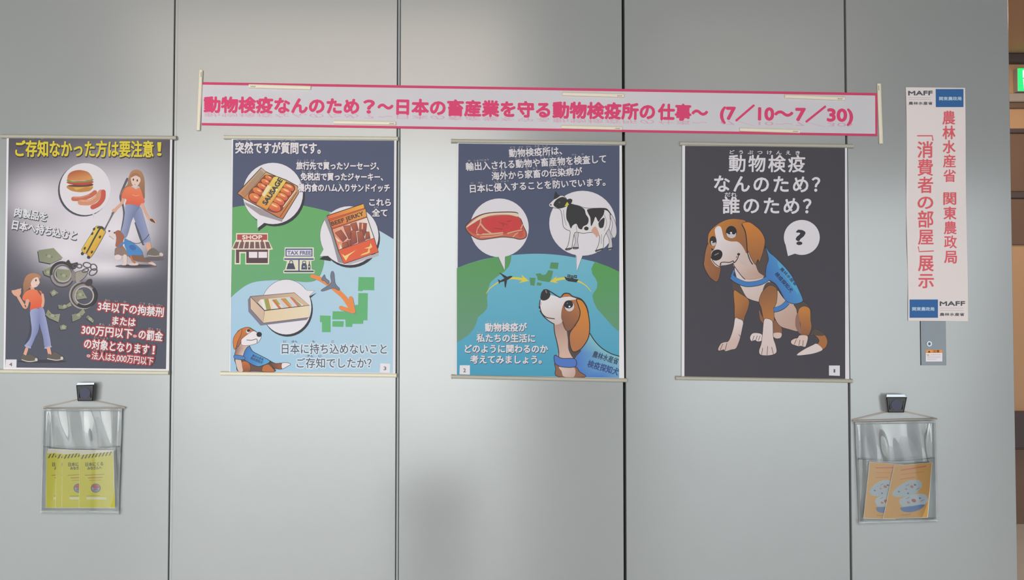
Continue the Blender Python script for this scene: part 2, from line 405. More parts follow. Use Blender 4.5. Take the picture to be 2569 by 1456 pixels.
k.line(A([(780, 1018), (818, 1100), (834, 1220), (842, 1330), (870, 1420), (900, 1470)]), 2.6, LN)
k.ell(*A(658, 1105), 63 / 4.55, 72 / 4.55, LN).ell(*A(660, 1088), 54 / 4.55, 50 / 4.55, (18, 14, 18))
k.fill(A([(603, 1115), (635, 1130), (660, 1122), (690, 1132), (712, 1112), (704, 1155), (660, 1175), (615, 1155)]), (210, 202, 206))
k.ell(*A(655, 1112), 2.6, 2.2, (240, 236, 240))
k.ell(*A(450, 1207), 40 / 4.55, 57 / 4.55, LN)
k.fill(A([(425, 1215), (448, 1228), (480, 1222), (476, 1252), (450, 1264), (430, 1248)]), (204, 192, 194)); k.ell(*A(436, 1213), 2, 1.8, (236, 230, 232))
k.fill(A([(430, 1372), (448, 1322), (500, 1303), (545, 1320), (557, 1365), (532, 1412), (480, 1430), (440, 1412)]), (26, 20, 22))
k.line(A([(470, 1366), (510, 1346)]), 2.6, (150, 124, 124))
k.line(A([(745, 1352), (728, 1410), (690, 1456)]) + B([(660, 66), (620, 82), (560, 80), (522, 88), (514, 130)]), 2.0, LN)
k.ell(*A(742, 1357), 3.6, 3.2, LN); k.line(B([(412, 20), (450, 88), (512, 135)]), 1.6, LN); k.line(B([(524, 96), (518, 116)]), 2.2, (140, 52, 46))
k.build('printed_dog', t)
k = Ink(YS, G1, 3); mark(k, B([(1720, 1225), (1840, 1225), (1840, 1340), (1720, 1335)]), '1', B(1772, 1302), B(1788, 1302), 42 / 4.4); k.build('page_number', t)

# ---- poster 2: globe, meat and cow
A = crop(1120, 340, 4.55); B = crop(1120, 640, 4.413)
G2 = 0.84
t = poster('navy and blue poster with a steak, a cow and a beagle looking up',
           None, [(1148, 358), (1560, 365), (1566, 953), (1143, 945)],
           ((1133.2, 354.6), (1566.5, 360.5), 9.8), ((1133.8, 945), (1570.5, 954.3), 9.8), M_RAILG, M_RAILG, G2)
k = Ink(YS, G2); k.fill([(1150.3, 360), (1554.2, 365.2), (1553.2, 948.5), (1146, 941)], (74, 82, 112), False)
arc = [(115, 145), (300, 78), (500, 30), (720, 2), (950, -13), (1150, -8), (1350, 15), (1550, 55), (1700, 95), (1912, 185)]
k.fill(list(spline(B(arc), 4, False)) + B([(1910, 1362), (115, 1327)]), ((114, 190, 212), (62, 158, 194), B(1000, 0), B(1000, 1350)), False)
k.fill(B(arc[:4] + [(712, 70), (690, 130), (640, 185), (560, 240), (490, 300), (466, 360), (456, 420), (450, 480), (455, 560), (445, 600), (410, 640), (350, 690), (330, 760), (300, 820), (240, 890), (160, 945), (115, 972)]), ((90, 158, 92), (104, 152, 126), B(300, 120), B(200, 900)), False)
k.fill(B([(1640, 80), (1700, 95), (1800, 132), (1912, 185), (1911, 850), (1850, 800), (1760, 700), (1670, 600), (1630, 520), (1615, 450), (1630, 420), (1665, 370), (1672, 310), (1650, 260), (1615, 210), (1605, 150)]), ((84, 162, 84), (98, 154, 118), B(1750, 150), B(1850, 800)), False)
JG = (84, 148, 96)
k.fill(B([(1155, 82), (1242, 87), (1232, 157), (1143, 150)]), JG, False)
k.fill(B([(1130, 168), (1182, 178), (1165, 250), (1145, 302), (1060, 290), (1010, 278), (1005, 240), (985, 210), (1040, 203), (1060, 222), (1098, 218)]), JG, False)
k.fill(B([(920, 252), (987, 255), (975, 342), (930, 335)]), JG, False).fill(B([(1005, 303), (1056, 312), (1045, 342), (998, 335)]), JG, False)
k.build('printed_globe', t)
k = Ink(YS, G2, 14)
YL = (232, 210, 66)
k.line(B([(440, 430), (480, 372), (560, 312), (640, 277), (720, 258), (800, 262), (850, 272)]), 1.2, YL, w1=7.0, caps=False).fill(B([(830, 218), (912, 286), (800, 312), (850, 272)]), YL, False)
k.build('arrow_print', t); k = Ink(YS, G2, 14)
k.line(B([(1600, 405), (1550, 345), (1480, 300), (1400, 275), (1300, 260), (1205, 278)]), 1.2, YL, w1=7.0, caps=False).fill(B([(1225, 233), (1143, 297), (1237, 312), (1200, 280)]), YL, False)
k.build('arrow_print', t); k = Ink(YS, G2, 24)
PB = (38, 40, 52)
k.fill(B([(573, 302), (600, 284), (650, 254), (700, 233), (730, 238), (702, 262), (665, 282), (600, 302)]), PB)
k.fill(B([(645, 262), (582, 193), (606, 204), (680, 246)]), PB, False).fill(B([(672, 275), (655, 367), (645, 350), (640, 285)]), PB, False).fill(B([(566, 268), (594, 282), (596, 300), (582, 327), (580, 300)]), PB, False)
k.build('plane_print', t); k = Ink(YS, G2, 24)
k.fill(B([(1303, 238), (1330, 250), (1462, 272), (1440, 304), (1350, 292), (1322, 275)]), PB, False)
for x, y in ((1342, 216), (1378, 226), (1416, 222)): k.fill(B([(x, y), (x + 30, y + 4), (x + 28, y + 36), (x - 4, y + 30)]), PB, False)
for x, y in ((1348, 228), (1384, 238), (1424, 234)): k.rect(*B(x, y), *B(x + 12, y + 10), (140, 180, 200))
k.build('ship_print', t)
k = Ink(YS, G2, 14)
k.ell(*A(605, 1055), 335 / 4.55, 335 / 4.55, WHITE).fill([A(585, 1370), B(645, 172), A(674, 1365)], WHITE, False)
k.line([A(590, 1384), B(645, 172), A(672, 1384)], 1, (60, 60, 76), False)
k.fill(A([(218, 1050), (260, 990), (340, 930), (450, 890), (620, 875), (800, 880), (820, 930), (850, 960), (880, 1040), (912, 1110), (905, 1165), (840, 1187), (760, 1170), (640, 1160), (520, 1175), (400, 1190), (330, 1170), (260, 1120)]), (206, 104, 78), out=((62, 40, 40), 2))
k.fill(A([(240, 1062), (300, 1005), (400, 952), (520, 925), (700, 912), (825, 930), (858, 1000), (876, 1070), (860, 1100), (700, 1120), (560, 1130), (400, 1135), (310, 1120)]), (202, 66, 62))
k.fill(A([(425, 1000), (520, 942), (700, 930), (815, 955), (852, 1030), (815, 1080), (700, 1090), (540, 1108), (470, 1070)]), (212, 54, 56))
k.fill(A([(335, 952), (450, 898), (620, 882), (802, 887), (818, 928), (700, 905), (520, 913), (400, 950), (300, 1008), (236, 1048), (230, 1040)]), (232, 212, 186))
MB = (226, 170, 138)
for p, w in (([(392, 960), (385, 1010), (358, 1060), (345, 1110)], 3), ([(392, 1012), (440, 1070), (510, 1118)], 4), ([(350, 1130), (500, 1126), (640, 1112)], 4), ([(700, 1118), (780, 1096), (860, 1080)], 3), ([(390, 1160), (520, 1152), (640, 1132)], 2.5), ([(760, 1160), (800, 1120), (850, 1100)], 2.5), ([(870, 1020), (850, 1060)], 3)): k.line(A(p), w, MB)
for p in ([(600, 990), (650, 1020), (640, 1040)], [(640, 1000), (700, 1020)], [(690, 980), (740, 975)], [(540, 1060), (640, 1070)]): k.line(A(p), 1.2, (150, 40, 44))
k.ell(*A(845, 1128), 30 / 4.55, 34 / 4.55, (204, 84, 66)); k.ell(*A(388, 1090), 36 / 4.55, 42 / 4.55, (206, 70, 62))
k.build('meat_bubble_print', t)
k = Ink(YS, G2, 14)
k.ell(*A(1553, 1003), 380 / 4.55, 371 / 4.55, WHITE).fill([A(1475, 1355), B(1443, 182), A(1565, 1355)], WHITE, False)
k.line([A(1482, 1372), B(1443, 182), A(1556, 1372)], 1, (60, 60, 76), False)
CW, CK, CO = (232, 226, 228), (34, 32, 38), (70, 66, 74)
k.fill(A([(1860, 880), (1900, 930), (1935, 1020), (1942, 1120), (1912, 1172), (1880, 1110), (1895, 1010), (1870, 930)]), (216, 210, 216), out=(CO, 1))
k.fill(A([(1815, 1090), (1850, 1060), (1880, 1150), (1892, 1290), (1840, 1302), (1858, 1200)]), (206, 200, 206), out=(CO, 1))
k.fill(A([(1455, 1100), (1505, 1110), (1498, 1200), (1503, 1288), (1445, 1292), (1472, 1210)]), (206, 200, 206), out=(CO, 1))
k.fill(A([(1170, 795), (1185, 770), (1240, 720), (1300, 688), (1345, 695), (1385, 745), (1430, 785), (1500, 800), (1600, 830), (1780, 830), (1835, 842), (1866, 890), (1872, 960), (1860, 1050), (1825, 1110), (1795, 1180), (1785, 1300), (1705, 1328), (1738, 1240), (1742, 1140), (1660, 1108), (1560, 1118), (1470, 1108), (1445, 1190), (1425, 1292), (1362, 1308), (1392, 1240), (1412, 1100), (1380, 1080), (1335, 1040), (1322, 940), (1300, 850), (1240, 828), (1190, 822)]), CW, out=(CO, 1.3))
k.fill(A([(1222, 790), (1258, 732), (1330, 702), (1385, 745), (1380, 800), (1310, 832), (1258, 826)]), CK).fill(A([(1228, 728), (1245, 640), (1270, 672), (1295, 692)]), CK).fill(A([(1365, 745), (1410, 722), (1438, 742), (1410, 790), (1360, 800)]), CK)
k.fill(A([(1348, 806), (1378, 758), (1412, 806)]), (214, 204, 48), False)
k.ell(*A(1290, 765), 2.6, 2.2, (90, 84, 60)); k.ell(*A(1192, 793), 2, 2, CK); k.line(A([(1180, 815), (1220, 822)]), 1.2, CO)
k.fill(A([(1375, 830), (1412, 782), (1500, 802), (1572, 840), (1592, 900), (1622, 950), (1612, 1010), (1562, 1040), (1545, 1072), (1510, 1060), (1482, 1010), (1440, 1030), (1420, 1062), (1395, 1000), (1368, 940)]), CK)
k.fill(A([(1610, 845), (1700, 833), (1795, 835), (1795, 900), (1762, 950), (1735, 985), (1702, 930), (1680, 985), (1650, 1035), (1642, 940), (1618, 890)]), CK)
k.fill(A([(1738, 995), (1802, 940), (1792, 1042), (1750, 1055)]), CK).ell(*A(1597, 1063), 26 / 4.55, 22 / 4.55, CK)
k.line(A([(1795, 838), (1840, 855), (1880, 905)]), 4.5, CK, w1=2)
k.fill(A([(1655, 1092), (1700, 1040), (1742, 1120), (1732, 1142), (1712, 1165), (1700, 1140)]), (220, 164, 146))
for p in ([(1362, 1300), (1425, 1290)], [(1445, 1284), (1503, 1284)], [(1705, 1318), (1782, 1296)], [(1842, 1296), (1892, 1286)]): k.line(A(p), 4, (64, 58, 64))
for p in ([(1335, 850), (1345, 940), (1370, 1030)], [(1480, 1030), (1490, 1100)], [(1800, 900), (1830, 1000), (1800, 1090)], [(1860, 900), (1872, 980)], [(1460, 1120), (1440, 1230)], [(1770, 1130), (1768, 1240)]): k.line(A(p), 1, (150, 140, 150))
k.build('cow_bubble_print', t)
k = Ink(YS, G2, 14)
LW = (232, 224, 230); SH = ((44, 46, 66), (.6, .9))
k.text('動物検疫所は、', A(718, 250), A(1320, 218), 88 / 4.55, LW, .55, SH, ruby=[('どう', 0, 1), ('ぶつ', 1, 2), ('けん', 2, 3), ('えき', 3, 4), ('しょ', 4, 5)])
k.text('輸出入される動物や畜産物を検査して', A(225, 405), A(1825, 312), 90 / 4.55, LW, .55, SH, ruby=[('ゆ', 0, 1), ('しゅつにゅう', 1, 3), ('どう', 6, 7), ('ぶつ', 7, 8), ('ちく', 9, 10), ('さん', 10, 11), ('ぶつ', 11, 12), ('けん', 13, 14), ('さ', 14, 15)])
k.text('海外から家畜の伝染病が', A(520, 512), A(1550, 455), 88 / 4.55, LW, .55, SH, ruby=[('かい', 0, 1), ('がい', 1, 2), ('か', 4, 5), ('ちく', 5, 6), ('でん', 7, 8), ('せん', 8, 9), ('びょう', 9, 10)])
k.text('日本に侵入することを防いでいます。', A(272, 655), A(1815, 575), 88 / 4.55, LW, .55, SH, ruby=[('に', 0, 1), ('ほん', 1, 2), ('しん', 3, 4), ('にゅう', 4, 5), ('ふせ', 10, 11)])
k.build('upper_lettering', t)
k = Ink(YS, G2, 14); SH = ((70, 70, 90), (.8, 1.3))
k.text('動物検疫が', B(430, 850), B(888, 846), 88 / 4.41, LW, .7, SH, ruby=[('どう', 0, 1), ('ぶつ', 1, 2), ('けん', 2, 3), ('えき', 3, 4)])
k.text('私たちの生活に', B(335, 966), B(980, 968), 86 / 4.41, LW, .7, SH, ruby=[('わたし', 0, 1), ('せい', 4, 5), ('かつ', 5, 6)])
k.text('どのように関わるのか', B(205, 1084), B(1122, 1086), 86 / 4.41, LW, .7, SH, ruby=[('かか', 5, 6)])
k.text('考えてみましょう。', B(266, 1202), B(1052, 1204), 86 / 4.41, LW, .7, SH, ruby=[('かんが', 0, 1)])
k.build('lower_lettering', t)
k = Ink(YS, G2, 14)
k.fill(B([(1590, 870), (1640, 950), (1720, 1032), (1820, 1092), (1911, 1122), (1911, 1363), (1720, 1356), (1530, 1352), (1440, 1270), (1420, 1150), (1480, 1070), (1550, 960)]), ((134, 196, 204), (66, 122, 204), B(1760, 1050), B(1600, 1230)), False)
k.line(B([(1590, 870), (1640, 950), (1720, 1032), (1820, 1092), (1911, 1122)]), 2.4, LN)
k.text('農林水産省', B(1612, 1130), B(1892, 1216), 15.5, (44, 62, 98), .4)
k.text('検疫探知犬', B(1555, 1238), B(1894, 1338), 17.5, (38, 66, 130), .5)
k.fill(B([(1215, 1190), (1420, 1235), (1470, 1290), (1535, 1352), (1232, 1346), (1210, 1260)]), (148, 96, 70), out=(LN, 1.6))
k.fill(B([(1252, 1238), (1412, 1245), (1412, 1350), (1300, 1347), (1275, 1290)]), ((222, 196, 186), (206, 170, 160), B(1300, 1250), B(1400, 1350)))
k.fill(B([(1190, 755), (1290, 715), (1350, 840), (1365, 960), (1360, 1040), (1405, 1130), (1425, 1155), (1240, 1155), (1240, 1060), (1220, 960), (1197, 860)]), ((188, 150, 136), (222, 184, 170), B(1250, 760), B(1310, 1130)))
k.line(B([(1190, 758), (1198, 860), (1222, 960), (1242, 1060), (1242, 1130)]), 2.2, LN)
k.fill(B([(1335, 830), (1375, 840), (1368, 960), (1390, 1050), (1490, 1055), (1440, 1120), (1418, 1150), (1385, 1120), (1350, 1040), (1345, 940)]), (78, 60, 58))
k.fill(B([(1265, 475), (1300, 430), (1350, 430), (1395, 460), (1470, 488), (1530, 550), (1560, 640), (1500, 700), (1440, 770), (1365, 838), (1320, 832), (1280, 745), (1262, 600)]), ((196, 120, 52), (142, 88, 60), B(1480, 520), B(1340, 740)))
k.fill(B([(1040, 500), (1080, 500), (1145, 445), (1260, 470), (1360, 462), (1447, 490), (1380, 500), (1310, 530), (1278, 600), (1270, 690), (1278, 745), (1200, 772), (1110, 705), (1050, 645), (1030, 580)]), ((236, 228, 232), (216, 196, 192), B(1150, 520), B(1220, 760)))
k.fill(B([(1280, 465), (1310, 440), (1350, 442), (1370, 460)]), (196, 120, 62))
k.fill(B([(1440, 490), (1500, 505), (1550, 580), (1575, 680), (1586, 800), (1570, 920), (1500, 1030), (1430, 1072), (1390, 1060), (1365, 980), (1365, 870), (1420, 785), (1465, 710), (1480, 630), (1460, 560)]), ((220, 134, 40), (188, 116, 66), B(1560, 640), B(1420, 1000)), out=(LN, 2.4))
k.line(B([(1075, 390), (1110, 386), (1160, 412), (1210, 445), (1262, 470), (1300, 430), (1355, 428), (1400, 460), (1490, 490), (1545, 560), (1570, 640)]), 2.8, LN)
k.fill(B([(1042, 485), (1048, 425), (1072, 392), (1110, 386), (1142, 410), (1150, 450), (1122, 490), (1075, 505)]), (30, 24, 28))
k.line(B([(1100, 395), (1108, 418)]), 3.0, (150, 120, 124))
k.ell(*B(1358, 562), 58 / 4.41, 60 / 4.41, (112, 48, 36)).ell(*B(1362, 568), 52 / 4.41, 57 / 4.41, (216, 210, 216)).ell(*B(1352, 548), 50 / 4.41, 44 / 4.41, (24, 20, 24)).ell(*B(1362, 572), 2.4, 2.2, (236, 236, 240)).ell(*B(1338, 535), 2, 1.6, (110, 110, 116))
k.line(B([(1038, 500), (1030, 560), (1040, 600), (1060, 650), (1110, 692), (1195, 708)]), 2.2, LN).line(B([(1036, 620), (1080, 685), (1140, 735), (1192, 765)]), 2.2, LN).line(B([(1046, 520), (1042, 560)]), 1.2, (150, 110, 110)); k.ell(*B(1032, 580), 2.2, 4, LN)
k.line(B([(1290, 740), (1320, 828), (1365, 838), (1430, 780)]), 1.6, (70, 48, 40))
k.fill(B([(1203, 1110), (1280, 1145), (1422, 1152), (1427, 1237), (1290, 1242), (1213, 1212), (1193, 1160)]), (72, 118, 200), out=(LN, 1.6))
k.build('printed_dog', t)
k = Ink(YS, G2, 14); mark(k, B([(148, 1222), (260, 1222), (260, 1326), (144, 1322)]), '2', B(188, 1298), B(214, 1298), 46 / 4.4); k.build('page_number', t)

# ---- poster 3: forbidden foods
A = crop(550, 330, 4.55); B = crop(550, 640, 4.55)
SHP = crop(570, 560, 10.4); BX = crop(600, 720, 11.2); SA = crop(575, 420, 9.1); JK = crop(790, 500, 8.088)
G3 = 0.90
t = poster('green and pale blue poster with sausage pack, jerky bag and sandwich box bubbles',
           None, [(581, 349), (995, 352), (992, 941), (575, 937)],
           ((564.5, 345.2), (998, 349), 9.4), ((556.5, 937), (994.5, 942.2), 9.6), M_RAIL, M_RAILW, G3)
k = Ink(YS, G3); k.fill([(585, 350.5), (989, 353), (985.5, 936), (578, 932.5)], (78, 84, 114), False)
arc = A([(153, 868), (300, 845), (600, 828), (850, 835), (1000, 855), (1260, 918), (1500, 990), (1700, 1070), (1830, 1135), (1990, 1230)])
k.fill(list(spline(arc, 4, False)) + B([(1983, 1346), (128, 1331)]), ((190, 216, 230), (160, 198, 226), B(1300, 0), B(300, 1300)), False)
k.fill(list(spline(arc[:6], 4, False)) + A([(1280, 1100), (1230, 1300)]) + list(spline(B([(1200, 30), (1195, 110), (1160, 220), (1110, 285), (1040, 308), (940, 308), (800, 290), (600, 290), (420, 306), (310, 346), (230, 402), (170, 452), (133, 488)]), 3, False)), ((102, 172, 100), (104, 168, 116), A(600, 900), B(600, 300)), False)
JG = (98, 180, 116)
for p in ([(1590, 252), (1772, 255), (1770, 404), (1642, 402), (1632, 414), (1585, 411)],
          [(1588, 435), (1697, 437), (1692, 747), (1647, 747), (1642, 787), (1522, 787), (1517, 822), (1443, 822), (1440, 737), (1290, 737), (1295, 643), (1440, 645), (1560, 570), (1585, 570)],
          [(1293, 755), (1422, 757), (1417, 822), (1291, 820)], [(1150, 691), (1272, 695), (1272, 882), (1173, 882), (1172, 767), (1150, 767)]): k.fill(B(p), JG, False)
k.build('printed_map', t)
k = Ink(YS, G3, 14)
ORG_ = (238, 140, 72); GS = (96, 110, 112)
for off, c in (((2, 2), (120, 142, 140)), ((0, 0), ORG_)):
    o = lambda L: [(x + off[0], y + off[1]) for x, y in B(L)]
    k.line(o([(1062, 243), (1140, 268), (1230, 322), (1330, 398), (1430, 492), (1520, 632)]), 9.5, c, w1=12.5).line(o([(1388, 602), (1530, 648)]), 9.5, c).line(o([(1500, 492), (1532, 645)]), 9.5, c)
PG = (116, 122, 138)
k.fill(B([(1285, 188), (1310, 208), (1325, 325), (1372, 382), (1362, 405), (1300, 380), (1192, 412), (1163, 402), (1240, 350), (1278, 312), (1270, 240)]), PG, out=((70, 74, 88), 1)).fill(B([(1168, 282), (1200, 226), (1217, 268), (1255, 300), (1240, 335), (1210, 302)]), PG, out=((70, 74, 88), 1))
k.build('arrow_and_plane_print', t)
k = Ink(YS, G3, 14)
CR = (236, 222, 202); DB = (96, 68, 72); RD = (178, 74, 76)
k.fill(SHP([(232, 262), (1062, 262), (1062, 450), (1085, 462), (1195, 690), (1100, 700), (1092, 1080), (470, 1080), (470, 800), (350, 800), (350, 1078), (195, 1078), (200, 700), (108, 690), (215, 450), (232, 440)]), CR, False)
k.rect(*SHP(258, 296), *SHP(1042, 440), RD); k.text('SHOP', SHP(395, 418), SHP(908, 418), 100 / 10.4, (240, 226, 214), .6, fit=True)
k.rect(*SHP(372, 440), *SHP(408, 490), (140, 72, 76)).rect(*SHP(890, 440), *SHP(930, 490), (140, 72, 76))
for i in range(7):
    xt = 222 + i * 128; xb = 148 + i * 146
    k.fill(SHP([(xt, 490), (xt + 92, 490), (xb + 118, 662), (xb, 662)]), (124, 86, 86), False)
k.rect(*SHP(228, 692), *SHP(1062, 752), DB).rect(*SHP(228, 692), *SHP(312, 1042), DB).rect(*SHP(498, 752), *SHP(1058, 1045), (86, 60, 66))
k.rect(*SHP(566, 752), *SHP(785, 908), (238, 226, 230)).rect(*SHP(815, 752), *SHP(1040, 908), (238, 226, 230))
k.rect(*SHP(352, 790), *SHP(468, 1100), (98, 178, 108))
k.build('shop_print', t)
k = Ink(YS, G3, 14); NB = (74, 94, 142)
k.fill(SHP([(1500, 635), (2260, 635), (2260, 880), (2285, 900), (2275, 975), (2195, 990), (2200, 1210), (2280, 1230), (2275, 1310), (1465, 1310), (1465, 1235), (1510, 1210), (1560, 1000), (1468, 975), (1470, 890), (1495, 870)]), (232, 224, 200), False)
k.rect(*SHP(1520, 665), *SHP(2225, 872), NB).rect(*SHP(1550, 700), *SHP(2196, 848), (232, 220, 226)); k.text('TAX FREE', SHP(1572, 822), SHP(2180, 822), 92 / 10.4, (98, 110, 152), .55, fit=True)
k.line(SHP([(1505, 940), (2240, 940)]), 4.2, NB).line(SHP([(1505, 1262), (2240, 1262)]), 4.2, (72, 84, 116)).rect(*SHP(1856, 950), *SHP(1888, 1262), (72, 84, 112))
k.fill(SHP([(1545, 1205), (1590, 1050), (1730, 1050), (1780, 1205)]), (66, 72, 94), False).line(SHP([(1628, 1055), (1640, 990), (1700, 990), (1708, 1055)]), 2, (66, 72, 94))
k.fill(SHP([(1932, 1212), (1940, 1100), (1962, 1045), (2055, 1045), (2075, 1100), (2085, 1212)]), (66, 76, 98), False).line(SHP([(1968, 1050), (1975, 998), (2040, 998), (2048, 1050)]), 2, (90, 100, 120)).text('K', SHP(1985, 1165), SHP(2045, 1165), 5, (200, 200, 204), .3)
k.fill(SHP([(2108, 1215), (2110, 1110), (2130, 1060), (2130, 995), (2150, 995), (2152, 1060), (2172, 1110), (2170, 1215)]), (66, 76, 96), False).rect(*SHP(2122, 1120), *SHP(2152, 1160), (220, 212, 212))
k.build('duty_free_counter_print', t)
BD = (46, 44, 52)
k = Ink(YS, G3, 18)
c = SA(650, 640)
cx, cy = A(612, 708)
k.ell(cx + 4.6, cy + 5.4, 345 / 4.55, 352 / 4.55, BD).fill(SA([(660, 1240), (665, 1460), (860, 1320)]), BD, False)
k.ell(cx, cy, 345 / 4.55, 352 / 4.55, WHITE, out=((90, 84, 96), .8)).fill(SA([(640, 1190), (645, 1390), (800, 1270)]), WHITE, False)
k.fill(SA([(345, 790), (380, 860), (700, 1090), (1205, 1245), (1235, 1160)]), (164, 152, 158), False)
k.fill(SA([(185, 590), (735, 5), (835, 100), (1050, 195), (1300, 290), (1560, 430), (1585, 590), (1225, 1180), (1100, 1135), (340, 715)]), ((212, 168, 112), (206, 116, 62), SA(1000, 200), SA(900, 1100)), False, out=(BD, 1.8))
k.fill(SA([(190, 595), (735, 10), (840, 105), (345, 690)]), ((196, 172, 146), (214, 140, 86), SA(640, 160), SA(270, 640)), False, out=((90, 66, 56), 1))
for i in range(6):
    a = i / 6; k.line(SA([(265 + 85 * a, 600 + 75 * a), (725 + 90 * a, 70 + 75 * a)]), .8, (128, 110, 100), False)
k.fill(SA([(440, 660), (470, 560), (620, 400), (780, 215), (850, 180), (1060, 205), (1300, 330), (1450, 390), (1500, 480), (1430, 650), (1330, 780), (1250, 890), (1190, 985), (1050, 1030), (860, 970), (600, 830), (480, 760)]), (150, 72, 44), out=((86, 50, 42), 1))
for x, y, rx, ry in ((900, 245, 95, 55), (830, 335, 110, 66), (750, 435, 118, 66), (655, 545, 130, 78), (585, 695, 145, 98)):
    k.ell(*SA(x, y), rx / 9.1, ry / 9.1, ((236, 138, 60), (212, 84, 66), SA(x, y - ry), SA(x, y + ry)), 28, out=((86, 44, 36), 1.1)); k.ell(*SA(x + 25, y - 14), rx * .4 / 9.1, ry * .2 / 9.1, (250, 196, 150), 28)
for x, y, rx, ry in ((1360, 460, 135, 80), (1295, 560, 140, 84), (1215, 670, 135, 84), (1130, 775, 142, 90), (1030, 905, 160, 100)):
    k.ell(*SA(x, y), rx / 9.1, ry / 9.1, ((240, 140, 60), (216, 86, 66), SA(x, y - ry), SA(x, y + ry)), 26, out=((86, 44, 36), 1.1)); k.ell(*SA(x + 5, y - 30), rx * .5 / 9.1, ry * .2 / 9.1, (250, 200, 156), 26)
k.fill(SA([(610, 845), (1010, 225), (1080, 205), (1305, 320), (865, 970)]), ((236, 208, 96), (226, 150, 66), SA(1000, 560), SA(740, 900)), False, out=((110, 84, 50), 1))
k.fill(SA([(745, 620), (880, 400), (960, 440), (800, 680)]), (240, 222, 170), False).fill(SA([(1010, 520), (1060, 450), (1120, 500), (1040, 600)]), (242, 224, 160), False)
k.text('SAUSAGE', SA(845, 868), SA(1220, 300), 12.0, (62, 58, 66), .9, fit=True)
k.line(SA([(1545, 560), (1160, 1130)]), 1.2, (110, 72, 54), False).line(SA([(1510, 540), (1240, 900)]), 2.5, (240, 220, 200), False)
k.build('sausage_bubble_print', t)
k = Ink(YS, G3, 18)
cx, cy = A(1485, 1190)
k.ell(cx + 3.2, cy + 6.0, 336 / 4.55, 340 / 4.55, BD).fill(JK([(90, 1220), (260, 1090), (330, 1260)]), BD, False)
k.ell(cx, cy, 335 / 4.55, 338 / 4.55, WHITE, out=((90, 84, 96), .8)).fill(JK([(180, 1010), (100, 1158), (290, 1150)]), WHITE, False)
k.fill(JK([(190, 400), (250, 350), (590, 1310), (470, 1280), (330, 760)]), (150, 144, 150), False).fill(JK([(600, 1310), (1290, 1090), (1290, 1150), (700, 1330)]), (190, 180, 188), False)
k.fill(JK([(245, 335), (985, 90), (1010, 180), (1030, 200), (1055, 355), (1205, 790), (1290, 1075), (590, 1312), (480, 1060), (340, 600), (280, 420)]), (232, 96, 58), False, out=(BD, 1.6))
k.fill(JK([(250, 340), (985, 95), (1005, 180), (270, 415)]), ((230, 104, 56), (240, 176, 66), JK(300, 360), JK(850, 160)), False, out=((100, 56, 40), 1))
k.fill(JK([(290, 440), (1025, 195), (1050, 355), (345, 590)]), ((222, 110, 62), (226, 158, 70), JK(330, 500), JK(800, 300)), False, out=((100, 56, 40), 1))
k.text('BEEF JERKY', JK(352, 568), JK(1002, 348), 104 / 8.09, (92, 58, 44), .6, fit=True)
k.fill(JK([(350, 610), (1055, 370), (1200, 790), (480, 1035)]), ((236, 130, 84), (240, 226, 216), JK(380, 820), JK(760, 650)), False, out=(BD, 1.2))
for i, p in enumerate(([(905, 480), (1055, 490), (1040, 640), (1010, 750), (900, 640)], [(720, 505), (840, 465), (890, 640), (780, 650)], [(580, 545), (720, 530), (735, 800), (690, 820), (610, 640)], [(410, 685), (530, 620), (650, 790), (570, 870)], [(1040, 660), (1100, 660), (1125, 800), (1020, 830)], [(860, 670), (960, 640), (1020, 840), (880, 890)], [(740, 640), (830, 630), (860, 880), (720, 950)], [(560, 890), (640, 860), (700, 950), (560, 1000)], [(650, 840), (720, 830), (730, 940), (680, 950)])):
    k.fill(JK(p), ((186, 96, 64), (140, 68, 62), JK(*p[0]), JK(*p[2])), False, out=((76, 44, 44), 1))
k.line(JK([(965, 500), (960, 600)]), 3, (240, 190, 160)); k.fill(JK([(400, 760), (440, 790), (520, 860), (470, 860)]), (244, 224, 190), False); k.fill(JK([(500, 900), (550, 990), (500, 1020)]), (240, 226, 200), False)
k.fill(JK([(540, 1110), (610, 1150), (690, 1110), (840, 1030), (690, 1150), (630, 1250)]), (246, 214, 140), False).fill(JK([(1130, 890), (1165, 970), (1110, 1010), (1120, 1080), (1060, 1110), (920, 1150), (960, 1110), (1070, 1070), (1090, 1000), (1000, 1000), (1110, 960)]), (246, 206, 130), False)
k.build('jerky_bubble_print', t)
k = Ink(YS, G3, 18)
cx, cy = B(765, 595)
k.ell(cx + 3.0, cy + 5.2, 290 / 4.55, 315 / 4.55, BD).fill(BX([(1970, 270), (2180, 165), (2000, 320)]), BD, False)
k.ell(cx, cy, 288 / 4.55, 315 / 4.55, WHITE, out=((70, 70, 84), .8)).fill(BX([(1860, 80), (2125, 105), (1970, 265)]), WHITE, False).line(BX([(1890, 100), (2125, 105), (1972, 262)]), .9, (80, 80, 90), False)
k.fill(BX([(310, 270), (245, 360), (260, 700), (600, 1090), (1900, 930), (1960, 850)]), (128, 122, 140), False)
k.fill(BX([(310, 275), (710, 675), (680, 1020), (318, 620)]), ((222, 190, 166), (206, 180, 158), BX(330, 500), BX(690, 860)), False, out=((84, 72, 70), 1))
k.fill(BX([(710, 675), (1975, 520), (1965, 860), (680, 1020)]), ((230, 204, 168), (236, 216, 186), BX(700, 850), BX(1900, 700)), False, out=((84, 72, 70), 1))
k.fill(BX([(310, 272), (1550, 165), (1975, 522), (710, 672)]), ((168, 142, 130), (216, 184, 150), BX(450, 400), BX(1600, 300)), False, out=((70, 62, 64), 1.2))
k.fill(BX([(515, 450), (600, 355), (1480, 280), (1830, 530), (720, 660)]), (226, 214, 204), False)
